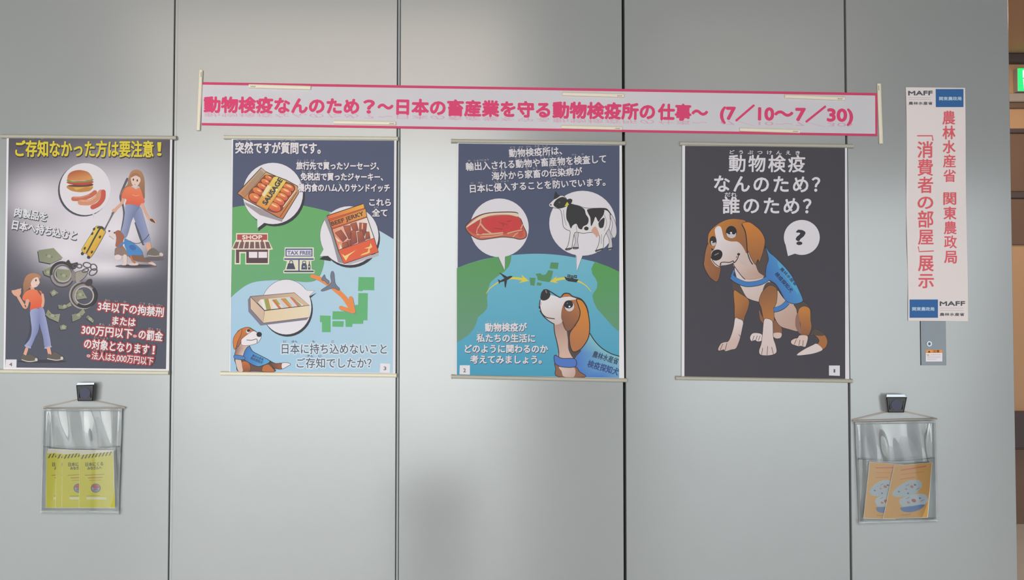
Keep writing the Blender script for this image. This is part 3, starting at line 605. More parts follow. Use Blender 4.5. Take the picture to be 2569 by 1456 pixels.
for p, cc in (([(600, 355), (680, 350), (750, 655), (690, 640)], (238, 228, 220)), ([(700, 350), (770, 340), (860, 640), (770, 650)], (146, 164, 80)), ([(770, 340), (820, 335), (895, 630), (850, 640)], (196, 140, 76)), ([(830, 335), (870, 335), (945, 630), (900, 635)], (236, 220, 180)), ([(930, 420), (1110, 610), (960, 625)], (232, 224, 222)), ([(920, 365), (1000, 355), (1180, 600), (1110, 610)], (206, 116, 66)), ([(990, 355), (1050, 345), (1160, 500), (1110, 500)], (160, 172, 78)), ([(1080, 340), (1150, 335), (1370, 590), (1260, 590)], (208, 202, 210)), ([(1160, 335), (1240, 325), (1480, 570), (1390, 580)], (222, 134, 62)), ([(1240, 325), (1300, 320), (1490, 540), (1460, 530)], (150, 164, 74)), ([(1320, 310), (1400, 305), (1630, 545), (1540, 560)], (214, 208, 216)), ([(1420, 290), (1480, 285), (1700, 540), (1640, 550)], (214, 112, 84)), ([(1480, 285), (1540, 330), (1750, 520), (1700, 535)], (150, 156, 96)), ([(1740, 480), (1830, 530), (1750, 545)], (236, 226, 222))):
    k.fill(BX(p), cc, False)
k.line(BX([(515, 450), (715, 662), (1830, 535)]), 1.6, (70, 64, 66), False)
k.build('sandwich_bubble_print', t)
k = Ink(YS, G3, 18); SH = ((52, 54, 74), (.9, 1.2)); LW = (234, 224, 228)
k.text('突然ですが質問です。', A(186, 250), A(1155, 256), 122 / 4.55, LW, .9, SH, ruby=[('とつ', 0, 1), ('ぜん', 1, 2), ('しつ', 5, 6), ('もん', 6, 7)])
k.text('旅行先で買ったソーセージ、', A(880, 433), A(1822, 438), 82 / 4.55, LW, .7, SH, ruby=[('りょ', 0, 1), ('こう', 1, 2), ('さき', 2, 3), ('か', 4, 5)])
k.text('免税店で買ったジャーキー、', A(930, 558), A(1868, 563), 82 / 4.55, LW, .7, SH, ruby=[('めん', 0, 1), ('ぜい', 1, 2), ('てん', 2, 3), ('か', 4, 5)])
k.text('機内食のハム入りサンドイッチ', A(900, 685), A(1945, 690), 84 / 4.55, LW, .7, SH, ruby=[('き', 0, 1), ('ない', 1, 2), ('しょく', 2, 3), ('い', 6, 7)])
k.text('これら', A(1715, 850), A(1957, 852), 80 / 4.55, LW, .7, SH).text('全て', A(1745, 970), A(1917, 972), 82 / 4.55, LW, .7, SH, ruby=[('すべ', 0, 1)])
k.build('upper_lettering', t)
k = Ink(YS, G3, 18)
gl = [((196, 216, 232), 4.0), ((216, 226, 236), 2.6)]
k.text('日本に持ち込めないこと', B(715, 1130), B(1912, 1132), 112 / 4.55, (82, 92, 110), .25, glow=gl, ruby=[('に', 0, 1), ('ほん', 1, 2), ('も', 3, 4), ('こ', 5, 6)])
k.text('ご存知でしたか？', B(885, 1290), B(1737, 1292), 108 / 4.55, (82, 92, 110), .25, glow=gl, ruby=[('ぞん', 1, 2), ('じ', 2, 3)])
k.build('lower_lettering', t)
k = Ink(YS, G3, 18)
k.fill(B([(555, 1200), (640, 1238), (720, 1238), (718, 1302), (640, 1298), (560, 1262)]), ((82, 60, 58), (170, 92, 48), B(640, 1250), B(710, 1290)), out=(LN, 1))
k.fill(B([(715, 1238), (770, 1230), (815, 1248), (780, 1272), (718, 1300)]), (236, 224, 226), out=(LN, 1))
k.fill(B([(178, 1180), (280, 1195), (350, 1235), (430, 1270), (560, 1235), (610, 1280), (632, 1332), (400, 1330), (220, 1329), (195, 1260)]), (104, 70, 62), out=(LN, 1.2))
k.fill(B([(265, 1215), (330, 1225), (358, 1280), (345, 1330), (272, 1330), (255, 1270)]), ((190, 104, 52), (140, 78, 48), B(300, 1230), B(300, 1330)), out=(LN, .8)).fill(B([(510, 1262), (560, 1250), (605, 1290), (625, 1332), (500, 1331), (490, 1295)]), (190, 108, 56), out=(LN, .8))
k.fill(B([(188, 1190), (245, 1200), (262, 1280), (268, 1329), (222, 1329), (196, 1260)]), (222, 192, 178))
k.fill(B([(195, 1065), (250, 1000), (345, 1030), (320, 1080), (285, 1120), (260, 1165), (180, 1150), (185, 1100)]), ((152, 96, 72), (222, 196, 186), B(200, 1100), B(270, 1090)), out=(LN, 1))
k.fill(B([(200, 895), (260, 842), (330, 826), (385, 860), (370, 930), (280, 960), (250, 1000), (205, 1050)]), ((206, 118, 50), (166, 92, 58), B(260, 850), B(240, 1020)), out=(LN, 1))
k.fill(B([(262, 955), (340, 895), (392, 868), (440, 890), (478, 935), (455, 985), (430, 1008), (345, 1032), (262, 1030), (250, 990)]), (236, 226, 230), out=(LN, .8))
k.fill(B([(165, 1062), (160, 965), (195, 895), (255, 842), (252, 900), (212, 990), (188, 1070)]), (212, 122, 50), out=(LN, 1))
k.ell(*B(455, 908), 30 / 4.55, 29 / 4.55, (28, 26, 34)).line(B([(345, 832), (400, 862), (430, 885)]), 1.4, LN)
k.ell(*B(328, 872), 22 / 4.55, 24 / 4.55, (222, 214, 218)).ell(*B(334, 864), 19 / 4.55, 15 / 4.55, (34, 26, 30)).line(B([(312, 970), (370, 974), (425, 960), (434, 985), (428, 1004)]), 1.4, LN)
k.fill(B([(340, 1042), (380, 1100), (470, 1150), (560, 1198), (572, 1228), (480, 1268), (430, 1272), (350, 1238), (278, 1182), (292, 1098)]), ((60, 118, 186), (86, 166, 216), B(330, 1180), B(500, 1160)), out=(LN, 1.4))
k.text('農林水産省', B(372, 1160), B(500, 1208), 6, (44, 74, 120), .2).text('検疫探知犬', B(352, 1190), B(490, 1248), 7, (40, 66, 112), .2)
k.fill(B([(175, 1143), (280, 1158), (282, 1195), (180, 1186)]), (70, 128, 190), out=(LN, 1))
k.build('printed_dog', t)
k = Ink(YS, G3, 18); mark(k, B([(1840, 1238), (1952, 1243), (1946, 1345), (1832, 1341)]), '3', B(1876, 1315), B(1905, 1316), 46 / 4.55); k.build('page_number', t)

# ---- poster 4: warning
A = crop(0, 330, 4.698); B = crop(0, 630, 4.551); GD = crop(180, 520, 8.564); CU = crop(100, 620, 7.28)
G4 = 0.82
t = poster('grey poster with yellow heading, handcuffs, money and a traveller pulling a suitcase',
           None, [(17, 345), (432, 348), (424, 934), (8.5, 931)],
           ((7.5, 343.3), (443.5, 346.8), 9.6), ((-4, 931.5), (424.5, 935.5), 9.8), M_RAILG, M_RAIL, G4)
k = Ink(YS, G4)
nx, ny = 46, 64; TL, TR, BR, BL = [np.array(p) for p in ((22, 346.5), (427, 350), (416.5, 926.5), (13, 922.5))]
P = []; Cc = []
base_t, base_b = lin((94, 86, 98)), lin((76, 79, 96))
blobs = [(95, 498, 85, 62, .82), (235, 490, 95, 85, .8), (290, 590, 80, 62, .9), (170, 635, 80, 48, .85), (265, 672, 85, 24, .9), (205, 565, 90, 70, .7), (330, 480, 70, 85, .55), (120, 590, 75, 45, .5), (340, 560, 60, 70, .5)]
for j in range(ny + 1):
    for i in range(nx + 1):
        u, v = i / nx, j / ny
        p = (TL * (1 - u) + TR * u) * (1 - v) + (BL * (1 - u) + BR * u) * v
        s = 0.0
        for bx, by, sx, sy, a in blobs: s = 1 - (1 - s) * (1 - a * math.exp(-((p[0] - bx) / sx) ** 2 - ((p[1] - by) / sy) ** 2))
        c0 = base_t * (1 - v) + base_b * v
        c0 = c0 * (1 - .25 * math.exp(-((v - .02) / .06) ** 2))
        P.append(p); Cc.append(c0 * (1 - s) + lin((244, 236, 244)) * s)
k._add(P, [(j * (nx + 1) + i, j * (nx + 1) + i + 1, (j + 1) * (nx + 1) + i + 1, (j + 1) * (nx + 1) + i) for j in range(ny) for i in range(nx)], np.clip(np.array(Cc) * G4 + 0.026, 0, .90))  # background colours carry the same painted lens veil
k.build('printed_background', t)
k = Ink(YS, G4, 4)
k.text('！', A(1856, 300), A(1900, 300), 178 / 4.698, (232, 208, 44), 1.1, ((48, 40, 42), (1.2, 2.2), 1.0))
k.text('ご存知なかった方は要注意', A(184, 296), A(1806, 303), 180 / 4.698, (232, 208, 44), 1.1, ((48, 40, 42), (1.2, 2.2), 1.0), ruby=[('ぞん', 1, 2), ('じ', 2, 3), ('かた', 7, 8), ('よう', 9, 10), ('ちゅう', 10, 11), ('い', 11, 12)], soft=(170, 150, 70))
k.build('heading_lettering', t)
k = Ink(YS, G4, 4)
cx, cy = A(1003, 680)
k.ell(cx - 3.5, cy + 3.0, 304 / 4.698, 310 / 4.698, (92, 92, 106)).ell(cx - 2, cy + 1.5, 303 / 4.698, 309 / 4.698, (60, 62, 76)).ell(cx, cy, 300 / 4.698, 307 / 4.698, (236, 228, 234))
k.fill(A([(1088, 965), (1104, 1038), (1112, 960)]), (220, 212, 220), False)
k.fill(A([(798, 640), (1078, 640), (1068, 695), (1000, 712), (930, 716), (830, 695)]), (204, 138, 66)).fill(A([(792, 640), (840, 632), (1078, 630), (1074, 660), (1020, 655), (960, 672), (900, 690), (860, 660)]), (222, 176, 76)).fill(A([(820, 632), (1080, 615), (1070, 645), (940, 655), (830, 650)]), (104, 58, 46))
k.fill(A([(806, 590), (1080, 585), (1082, 612), (1000, 632), (880, 628), (808, 616)]), (196, 70, 58)).fill(A([(790, 565), (850, 585), (960, 590), (1088, 560), (1085, 585), (1000, 600), (880, 605), (800, 592)]), (132, 150, 72))
k.fill(A([(798, 568), (808, 505), (860, 468), (940, 455), (1030, 475), (1075, 520), (1084, 562), (1000, 578), (880, 582)]), ((190, 98, 50), (226, 156, 92), A(920, 470), A(950, 580)))
k.line(A([(865, 795), (960, 792), (1060, 760), (1118, 718)]), 11, (208, 108, 80)).line(A([(950, 835), (1060, 835), (1140, 785), (1190, 718)]), 14.5, (224, 150, 116)).line(A([(1218, 712), (1212, 790), (1160, 858), (1092, 893)]), 11.5, (208, 86, 70)); k.line(A([(870, 782), (960, 778), (1050, 748)]), 2, (232, 156, 128)).line(A([(960, 820), (1060, 815), (1130, 765)]), 2.5, (238, 180, 150))
k.build('food_bubble_print', t)
SKN, HR, JN, SHO = (232, 172, 146), (170, 118, 84), (138, 146, 186), (98, 90, 80)
SHD = (78, 76, 90)
k = Ink(YS, G4, 4)
k.line(A([(1500, 560), (1420, 760), (1450, 880), (1460, 1000), (1425, 1200)]), 6, (96, 92, 106), w1=4).line(A([(1600, 1080), (1650, 1240), (1690, 1330)]), 6, (84, 84, 98))
k.line(A([(1330, 955), (1228, 1175)]), 2.6, (92, 88, 96), False).line(A([(1338, 938), (1324, 970)]), 4.2, (70, 66, 76), False)
k.fill(A([(1705, 700), (1700, 560), (1665, 475), (1610, 450), (1545, 475), (1510, 560), (1500, 625), (1440, 690), (1418, 752), (1500, 690), (1560, 640), (1640, 650), (1665, 720), (1702, 795)]), ((186, 134, 94), (150, 104, 78), A(1600, 470), A(1690, 760)))
k.fill(A([(1545, 530), (1600, 505), (1645, 535), (1655, 585), (1620, 640), (1585, 655), (1550, 605)]), (240, 208, 194)); k.fill(A([(1540, 545), (1560, 500), (1620, 490), (1655, 545), (1600, 520)]), HR)
k.ell(*A(1572, 568), 1.8, 3, (70, 60, 66)).ell(*A(1618, 578), 1.8, 3, (70, 60, 66)).line(A([(1580, 625), (1600, 628)]), 1, (190, 100, 90))
k.line(A([(1458, 785), (1432, 848), (1385, 895), (1342, 940)]), 7, SKN).ell(*A(1345, 935), 5.5, 5, SKN).line(A([(1668, 845), (1712, 950), (1760, 1040)]), 7.5, SKN, w1=5.5)
k.fill(A([(1750, 1030), (1800, 1025), (1850, 1070), (1800, 1085), (1765, 1058)]), SKN).fill(A([(1768, 1032), (1800, 1035), (1830, 1080), (1775, 1055)]), (74, 66, 72))
k.fill(A([(1488, 662), (1545, 650), (1600, 680), (1650, 668), (1690, 780), (1702, 838), (1660, 852), (1640, 885), (1560, 862), (1478, 868), (1490, 800), (1430, 782), (1458, 700)]), ((244, 132, 88), (232, 94, 66), A(1580, 680), A(1560, 870)))
k.line(A([(1560, 745), (1600, 760), (1640, 748)]), 1.5, (248, 170, 130))
k.fill(A([(1560, 940), (1648, 885), (1692, 1000), (1742, 1180), (1772, 1305), (1700, 1325), (1650, 1200), (1600, 1080)]), ((120, 128, 170), (152, 160, 196), A(1600, 1150), A(1700, 1120)))
k.fill(A([(1480, 868), (1560, 862), (1645, 888), (1600, 960), (1548, 1060), (1510, 1200), (1475, 1258), (1420, 1215), (1450, 1100), (1472, 960)]), ((158, 166, 200), (118, 126, 168), A(1470, 1060), A(1560, 1080)))
k.line(A([(1700, 1322), (1770, 1303)]), 4, (168, 172, 200)).fill(GD([(1590, 790), (1680, 770), (1705, 900), (1660, 950), (1620, 920)]), SKN)
k.fill(GD([(1620, 1040), (1650, 930), (1760, 880), (1890, 990), (1960, 1010), (1960, 1060), (1800, 1060)]), (118, 108, 98)).fill(GD([(1880, 1000), (1920, 975), (1965, 1010), (1955, 1050), (1900, 1050)]), (216, 196, 188)).line(GD([(1640, 1035), (1780, 1055), (1890, 1045)]), 2, (196, 182, 172))
k.build('printed_traveller', t)
k = Ink(YS, G4, 40)
k.fill(GD([(505, 430), (570, 405), (680, 440), (720, 520), (700, 590), (440, 1040), (360, 1070), (330, 1010), (260, 990), (215, 930), (240, 860), (440, 540)]), ((236, 204, 92), (226, 170, 52), GD(400, 600), GD(560, 780)), out=((96, 84, 52), 1))
k.line(GD([(640, 450), (580, 500), (320, 980)]), 4.5, (62, 60, 46), w1=3.5).line(GD([(560, 440), (640, 430), (680, 470)]), 5, (66, 66, 58))
for x, y in ((440, 570), (605, 640), (278, 885), (432, 965), (480, 470)): k.ell(*GD(x, y), 2.6, 4, (70, 62, 40), 30)
k.ell(*GD(225, 1000), 3.6, 4, (50, 60, 62)).ell(*GD(360, 1078), 4, 4, (50, 60, 62)).line(GD([(690, 500), (900, 110)]), 3, (120, 114, 120), False)
k.build('suitcase_print', t)
k = Ink(YS, G4, 40)
k.ell(*GD(1380, 1270), 52, 5, (104, 96, 108)).ell(*GD(1400, 1262), 38, 3, (70, 62, 70)).ell(*GD(1760, 1110), 26, 5, (104, 94, 100))
k.fill(GD([(940, 880), (1080, 830), (1180, 960), (1220, 1040), (1160, 1060), (1090, 1040), (930, 1040), (920, 980)]), (150, 122, 112)).fill(GD([(1220, 1010), (1500, 1010), (1560, 1100), (1700, 1180), (1500, 1180), (1380, 1160), (1260, 1100)]), (136, 96, 78))
k.fill(GD([(930, 1040), (1000, 1020), (1075, 1060), (1050, 1120), (970, 1130), (925, 1090)]), (234, 214, 212)).fill(GD([(1110, 1030), (1180, 1040), (1185, 1180), (1165, 1245), (1075, 1245), (1110, 1200)]), (236, 210, 200)).fill(GD([(1235, 1210), (1400, 1195), (1435, 1220), (1400, 1250), (1250, 1248)]), (236, 206, 196)).fill(GD([(1640, 1200), (1730, 1180), (1815, 1240), (1780, 1255), (1700, 1225)]), (232, 200, 186)).line(GD([(1270, 1060), (1300, 1140), (1350, 1190)]), 5, (196, 118, 72))
k.fill(GD([(930, 530), (1000, 495), (1070, 540), (1130, 640), (1100, 720), (1080, 860), (1000, 860), (940, 840), (945, 760), (960, 650), (915, 580)]), (168, 102, 76))
k.fill(GD([(790, 530), (830, 510), (910, 530), (955, 640), (940, 705), (880, 670), (800, 600)]), (236, 220, 218)).ell(*GD(806, 515), 2.6, 2.2, (60, 54, 60)).ell(*GD(915, 552), 1.5, 2.2, (70, 60, 56)).line(GD([(800, 620), (860, 660), (900, 690)]), 1, (130, 110, 112))
k.line(GD([(1660, 580), (1600, 660), (1530, 720), (1450, 775), (1340, 775), (1230, 720)]), 1.5, (84, 84, 92))
k.fill(GD([(1130, 690), (1160, 680), (1260, 740), (1380, 810), (1490, 920), (1525, 1010), (1480, 1035), (1330, 1030), (1220, 1040), (1170, 920), (1130, 800)]), (72, 138, 200)).line(GD([(1020, 840), (1070, 790), (1140, 760)]), 4.5, (74, 136, 200)); k.ell(*GD(1310, 870), 9, 6.5, (58, 108, 176), 25)
k.build('printed_dog', t)
k = Ink(YS, G4, 4)
k.text('肉製品を', A(166, 1000), A(545, 1062), 100 / 4.698, (228, 226, 230), .8, ((72, 72, 86), (1.0, 1.7), 1.1))
k.text('日本へ持ち込むと', A(138, 1150), A(893, 1284), 104 / 4.698, (230, 226, 230), .8, ((72, 72, 86), (1.0, 1.7), 1.1))
k.build('middle_lettering', t)
k = Ink(YS, G4, 4)
BL1, BL2, SD = (134, 138, 112), (156, 156, 128), (58, 58, 70)
def bill(p, f=CU):
    q = f(p); k.fill([(x - 2.5, y + 3) for x, y in q], SD, False); k.fill(q, (BL1, BL2, q[0], q[2 % len(q)]), False)
    m = np.mean(q, 0); k.line(list(q) + [q[0]], .8, (168, 168, 142), False, caps=False); k.ell(m[0], m[1], 4.5, 4, (172, 168, 144)); k.ell(m[0] - 7, m[1] - 3, 2, 2, (112, 120, 92)); k.ell(m[0] + 7, m[1] + 2, 2, 2, (112, 120, 92))
bill([(-30, 60), (250, 20), (420, 200), (200, 300), (0, 260)]); bill([(60, 420), (210, 360), (240, 560), (90, 500)]); bill([(300, 400), (560, 420), (560, 620), (330, 640)]); bill([(640, 800), (770, 780), (860, 930), (680, 960)])
bill([(190, 830), (260, 780), (335, 840), (230, 900)]); bill([(340, 1060), (440, 1090), (560, 1010), (578, 1070), (440, 1130), (350, 1125)]); bill([(110, 1240), (150, 1145), (230, 1240), (370, 1225), (340, 1370), (180, 1300)]); bill([(590, 1240), (700, 1220), (790, 1130), (830, 1190), (720, 1310), (600, 1360)]); bill([(850, 1290), (880, 1250), (990, 1340), (970, 1385)]); bill([(370, 1450), (430, 1420), (490, 1450), (480, 1500), (380, 1510)])
k.build('money_print', t)
k = Ink(YS, G4, 40)
def ring(cx, cy, r, w, c, a0=0, a1=360, f=CU):
    k.line([f(cx + r * math.cos(math.radians(a)), cy + r * math.sin(math.radians(a))) for a in np.linspace(a0, a1, 28)], w, c, False, caps=False)
ring(405, 520, 200, 7, (72, 70, 76)); ring(405, 515, 185, 6, (156, 146, 146)); ring(400, 480, 195, 7, (52, 50, 52), 170, 320); ring(425, 485, 150, 3.4, (190, 178, 172)); ring(420, 500, 165, 3, (96, 90, 92))
k.fill(CU([(480, 290), (525, 235), (570, 300), (680, 280), (690, 330), (640, 400), (560, 400)]), (62, 54, 56)); k.fill(CU([(650, 480), (720, 440), (800, 430), (870, 480), (780, 590), (660, 650)]), (164, 156, 146), out=((72, 66, 68), 1.2)); k.fill(CU([(590, 440), (650, 470), (650, 600), (600, 620), (570, 560)]), (140, 132, 130))
for x, y, rx, ry, a in ((640, 345, 40, 30, -20), (720, 350, 45, 35, 0), (860, 330, 72, 46, 10), (980, 370, 62, 52, 40), (970, 460, 80, 50, -35), (830, 430, 60, 30, -20)):
    p = [(x + rx * math.cos(q) * math.cos(math.radians(a)) - ry * math.sin(q) * math.sin(math.radians(a)), y + rx * math.cos(q) * math.sin(math.radians(a)) + ry * math.sin(q) * math.cos(math.radians(a))) for q in np.linspace(0, 6.2832, 20)]
    k.line(CU(p), 2.6, (92, 84, 92), False, caps=False)
ring(790, 880, 235, 6, (176, 166, 158), 40, 260); ring(795, 880, 215, 6, (74, 68, 70)); ring(800, 885, 190, 5, (150, 140, 140)); ring(810, 890, 168, 3, (196, 184, 178)); ring(820, 890, 200, 8, (48, 46, 50), -40, 130)
k.fill(CU([(820, 680), (870, 600), (940, 590), (950, 660), (900, 715)]), (66, 56, 60))
k.build('handcuffs_print', t)
k = Ink(YS, G4, 4)
k.line(B([(260, 400), (235, 520), (280, 670)]), 6, SHD).line(B([(345, 720), (350, 900), (290, 1080)]), 6, (64, 66, 82)).line(B([(460, 820), (500, 1000), (520, 1120)]), 5, (60, 62, 78)); k.ell(*B(480, 1262), 62, 4, (52, 54, 66))
k.fill(B([(268, 480), (265, 380), (300, 285), (370, 253), (440, 268), (465, 305), (420, 335), (385, 335), (365, 400), (305, 450), (245, 525)]), ((190, 134, 96), (160, 112, 84), B(360, 260), B(280, 460)))
k.line(B([(365, 400), (375, 455)]), 9, SKN, caps=False)
k.fill(B([(380, 318), (430, 300), (450, 345), (452, 365), (420, 408), (370, 415), (352, 370)]), (240, 208, 194)); k.ell(*B(410, 335), 2, 3, (66, 66, 60)); k.line(B([(415, 385), (432, 388)]), 1, (190, 100, 90))
k.fill(B([(290, 470), (350, 440), (430, 448), (478, 470), (492, 560), (492, 645), (420, 655), (345, 682), (348, 590), (290, 575), (255, 540)]), ((240, 128, 84), (234, 92, 56), B(360, 450), B(420, 650)))
k.line(B([(430, 440), (450, 475), (485, 520)]), 4, (112, 86, 78)).line(B([(485, 500), (495, 570), (485, 630)]), 6.5, SKN)
k.line(B([(315, 570), (290, 645), (240, 575), (200, 505)]), 9, SKN, w1=7).fill(B([(132, 455), (175, 445), (225, 432), (242, 470), (215, 520), (160, 505)]), SKN); k.line(B([(225, 470), (238, 432)]), 3, SKN)
k.fill(B([(440, 662), (495, 655), (522, 750), (552, 900), (582, 1095), (515, 1112), (490, 980), (450, 820)]), ((126, 134, 184), (164, 168, 208), B(460, 900), B(560, 880)))
k.fill(B([(348, 682), (440, 660), (452, 760), (442, 900), (405, 985), (345, 1105), (285, 1085), (342, 1000), (362, 900), (350, 780)]), ((168, 174, 212), (124, 132, 182), B(360, 800), B(450, 820)))
k.line(B([(288, 1080), (345, 1105)]), 4, (176, 178, 206)).line(B([(515, 1108), (582, 1092)]), 4, (176, 178, 206))
k.line(B([(305, 1120), (285, 1180)]), 8, SKN).line(B([(555, 1115), (568, 1175)]), 9, SKN)
for p, s in (([(248, 1235), (262, 1180), (300, 1195), (345, 1180), (425, 1222), (425, 1252), (330, 1262)], [(250, 1243), (330, 1264), (425, 1252)]), ([(540, 1222), (555, 1175), (590, 1185), (625, 1155), (715, 1205), (718, 1238), (640, 1245)], [(542, 1230), (640, 1248), (718, 1236)])):
    k.fill(B(p), SHO); k.line(B(s), 2.4, (206, 194, 186)); k.ell(*B(s[2][0] - 12, s[2][1] - 12), 3.4, 3.8, (222, 204, 200))
k.build('printed_woman', t)
k = Ink(YS, G4, 40)
gl = [((140, 66, 78), 4.3), ((186, 58, 66), 3.2)]; sh = ((110, 40, 46), (.7, 1.1)); LW = (238, 228, 230)
k.text('3年以下の拘禁刑', B(1115, 684), B(1862, 755), 104 / 4.551, LW, .75, sh, glow=gl, ruby=[('ねん', .6, 1.6), ('い', 1.6, 2.6), ('か', 2.6, 3.6), ('こう', 4.6, 5.6), ('きん', 5.6, 6.6), ('けい', 6.6, 7.6)])
k.text('または', B(1282, 842), B(1542, 866), 94 / 4.551, LW, .75, sh, glow=gl)
k.text('300万円以下', B(930, 952), B(1508, 1003), 106 / 4.551, LW, .75, sh, glow=gl, ruby=[('まん', 1.7, 2.7), ('えん', 2.7, 3.7), ('い', 3.7, 4.7), ('か', 4.7, 5.7)])
k.text('※', B(1515, 995), B(1560, 1000), 52 / 4.551, (236, 204, 204), .15, glow=[((186, 58, 66), 1.2)])
k.text('の罰金', B(1580, 1005), B(1852, 1032), 104 / 4.551, LW, .75, sh, glow=gl, ruby=[('ばっ', 1, 2), ('きん', 2, 3)])
k.text('！', B(1738, 1186), B(1760, 1188), 106 / 4.551, LW, .75, sh, glow=gl)
k.text('の対象となります', B(958, 1112), B(1696, 1184), 108 / 4.551, LW, .75, sh, glow=gl, ruby=[('たい', 1, 2), ('しょう', 2, 3)])
k.text('※', B(985, 1222), B(1030, 1228), 56 / 4.551, (236, 204, 204), .15, glow=[((186, 58, 66), 1.2)])
k.text('法人は5,000万円以下', B(1045, 1238), B(1745, 1306), 86 / 4.551, (236, 216, 218), .5, sh, glow=gl, ruby=[('ほう', 0, 1), ('じん', 1, 2)])
k.build('penalty_lettering', t)
k = Ink(YS, G4, 4); mark(k, B([(66, 1240), (190, 1240), (187, 1337), (60, 1333)]), '4', B(106, 1315), B(138, 1316), 46 / 4.55); k.build('page_number', t)

# ------------------------------------------------------------------ banner and its magnet bars
YB = -0.0015
GB = 0.83
t = thing('title_banner', at(1353, 342, 0), 'long white banner with pink border and pink lettering above the posters', 'banner')
q = [(507, 206), (2201, 233.5), (2201, 342), (506, 314.5)]
v, f = slab_quad(q, YB, YB + 0.0005); part('sheet', v, f, M_PAPER, t)
PKB, PKT = (224, 62, 112), (238, 60, 118)
k = Ink(YB, GB)
k.fill([(507, 206), (2201, 233.5), (2201, 342), (506, 314.5)], (226, 221, 227), False)
k.fill([(507, 206), (2201, 233.5), (2201, 240), (507, 212.5)], PKB, False).fill([(506, 308.5), (2201, 336), (2201, 342), (506, 314.5)], PKB, False).fill([(2195.5, 234), (2201, 234), (2201, 342), (2196, 342)], PKB, False)
k.build('border_print', t)
for s, x0, x1, y0, y1, h in (('動物検疫なんのため', 511, 901, 283, 287.5, 39.5), ('？', 911, 940, 288, 288.3, 39), ('～', 947, 987, 288.5, 288.5, 40), ('日本の畜産業を守る', 994, 1380, 288.5, 296.5, 39.5), ('動物検疫所の', 1386, 1643, 297, 301.5, 40.5), ('仕事～', 1650, 1776, 301.5, 304, 40), ('(7／10～', 1806, 1990, 304, 307, 41), ('7／30)', 1995, 2140, 307, 309.5, 41)):
    k = Ink(YB, GB, 5)
    k.text(s, (x0 + 1.5, y0 - 1.5), (x1 - 1.5, y1 - 1.5), h - 3, PKT, 2.0, mirror=((230, 178, 202), 0.3))
    k.build('banner_lettering', t)
def magnet(label, p0, p1, w, mark_end):
    a = at((p0[0] + p1[0]) / 2, max(p0[1], p1[1]) + w / 2, 0)
    t = thing('magnet_bar', a, label, 'magnet', 'ivory magnet bars holding the banner')
    v, f = bar(p0, p1, w, YB - 0.0004, YB - 0.0075); part('bar', v, f, M_RAILW, t)
    d = np.array(p1, float) - p0; L = np.linalg.norm(d); d /= L
    c = np.array(p0) + d * (L - 10 if mark_end else 10)
    k = Ink(YB - 0.0082, 1.0); u = np.array([d[1], -d[0]])
    for i in range(4): k.line([c + d * (i * 3.2 - 6) + u * -1.6, c + d * (i * 3.2 - 4.4) + u * 1.0], 1.0, (92, 84, 76), False, caps=False)
    k.build('maker_mark', t)
magnet('upright ivory magnet bar at the left end of the pink banner', (505, 177), (498, 328), 9.5, False)
magnet('upright ivory magnet bar at the right end of the pink banner', (2204.5, 211), (2210, 361.5), 10, False)
magnet('ivory magnet bar at banner top above the first lettering, leftmost of the three', (625, 216.5), (780, 221), 10, False)
magnet('ivory magnet bar at banner bottom, leftmost of the three, below the wave dash', (838, 307), (993, 310), 9.5, True)
magnet('ivory magnet bar at banner top centre crossing the third panel joint', (1411, 236), (1565, 240.5), 9.5, True)
magnet('ivory magnet bar at banner bottom centre above the poster with the cow', (1408, 319), (1560, 322.5), 9, True)
magnet('ivory magnet bar at banner top, rightmost, above the dates', (1968, 242), (2118, 248), 10, True)
magnet('ivory magnet bar at banner bottom, rightmost, below the opening dates', (1855, 325.5), (2006, 330), 9.5, True)

# ------------------------------------------------------------------ vertical sign sheet
C4 = crop(2240, 200, 4.55); C5 = crop(2240, 500, 3.386)
GV = 0.85
t = thing('paper_sign', at(2352, 806, 0), 'narrow white vertical paper sign with red characters and blue logo boxes', 'sign')
n = 24
qs = []
for i in range(n + 1):
    s = i / n; y = 219.5 + (805.5 - 219.5) * s
    qs.append(((2272.5 + 5.3 * s + 1.2 * math.sin(9 * s), y - .5), (2420.5 + 8 * s + .8 * math.sin(8 * s + 1), y + 1)))
v = []; 
for back in (0, 1):
    for i, (l, r) in enumerate(qs):
        yy = -0.0022 - 0.0012 * math.sin(i * 0.9) + back * 0.0004
        v += [at(*l, yy), at(*r, yy)]
N2 = 2 * (n + 1); f = []
for i in range(n):
    a = 2 * i; f += [(a, a + 2, a + 3, a + 1), (N2 + a, N2 + a + 1, N2 + a + 3, N2 + a + 2), (a, N2 + a, N2 + a + 2, a + 2), (a + 1, a + 3, N2 + a + 3, N2 + a + 1)]
f += [(0, 1, N2 + 1, N2), (2 * n, N2 + 2 * n, N2 + 2 * n + 1, 2 * n + 1)]
part('sheet', v, f, mat('pinkish_paper', (238, 226, 225), 0.6, spec=0.3, noise=0.01), t)
RC = (246, 98, 110)
for ch, yt, yb in zip('農林水産省関東農政局', (280, 317.5, 354, 390, 427, 483.5, 520.7, 557.5, 593, 630), (312, 349, 384.5, 420, 456.5, 514, 550.5, 587.5, 623, 661)):
    xc = 2380.5 + (yt - 280) / 350 * 4.5; k = Ink(-0.0037, GV); k.text(ch, (xc - 15.5, yb), (xc + 15.5, yb), yb - yt, RC, .55); k.build('character', t)
for ch, yt, yb in zip('消費者の部屋展示', (357, 402, 446, 491, 531, 577, 642, 687.5), (396, 441, 484, 526, 571, 614, 680.5, 723)):
    xc = 2321 + (yt - 357) / 340 * 2.6; k = Ink(-0.0037, GV); k.text(ch, (xc - 19, yb), (xc + 19, yb), yb - yt, RC, .6); k.build('character', t)
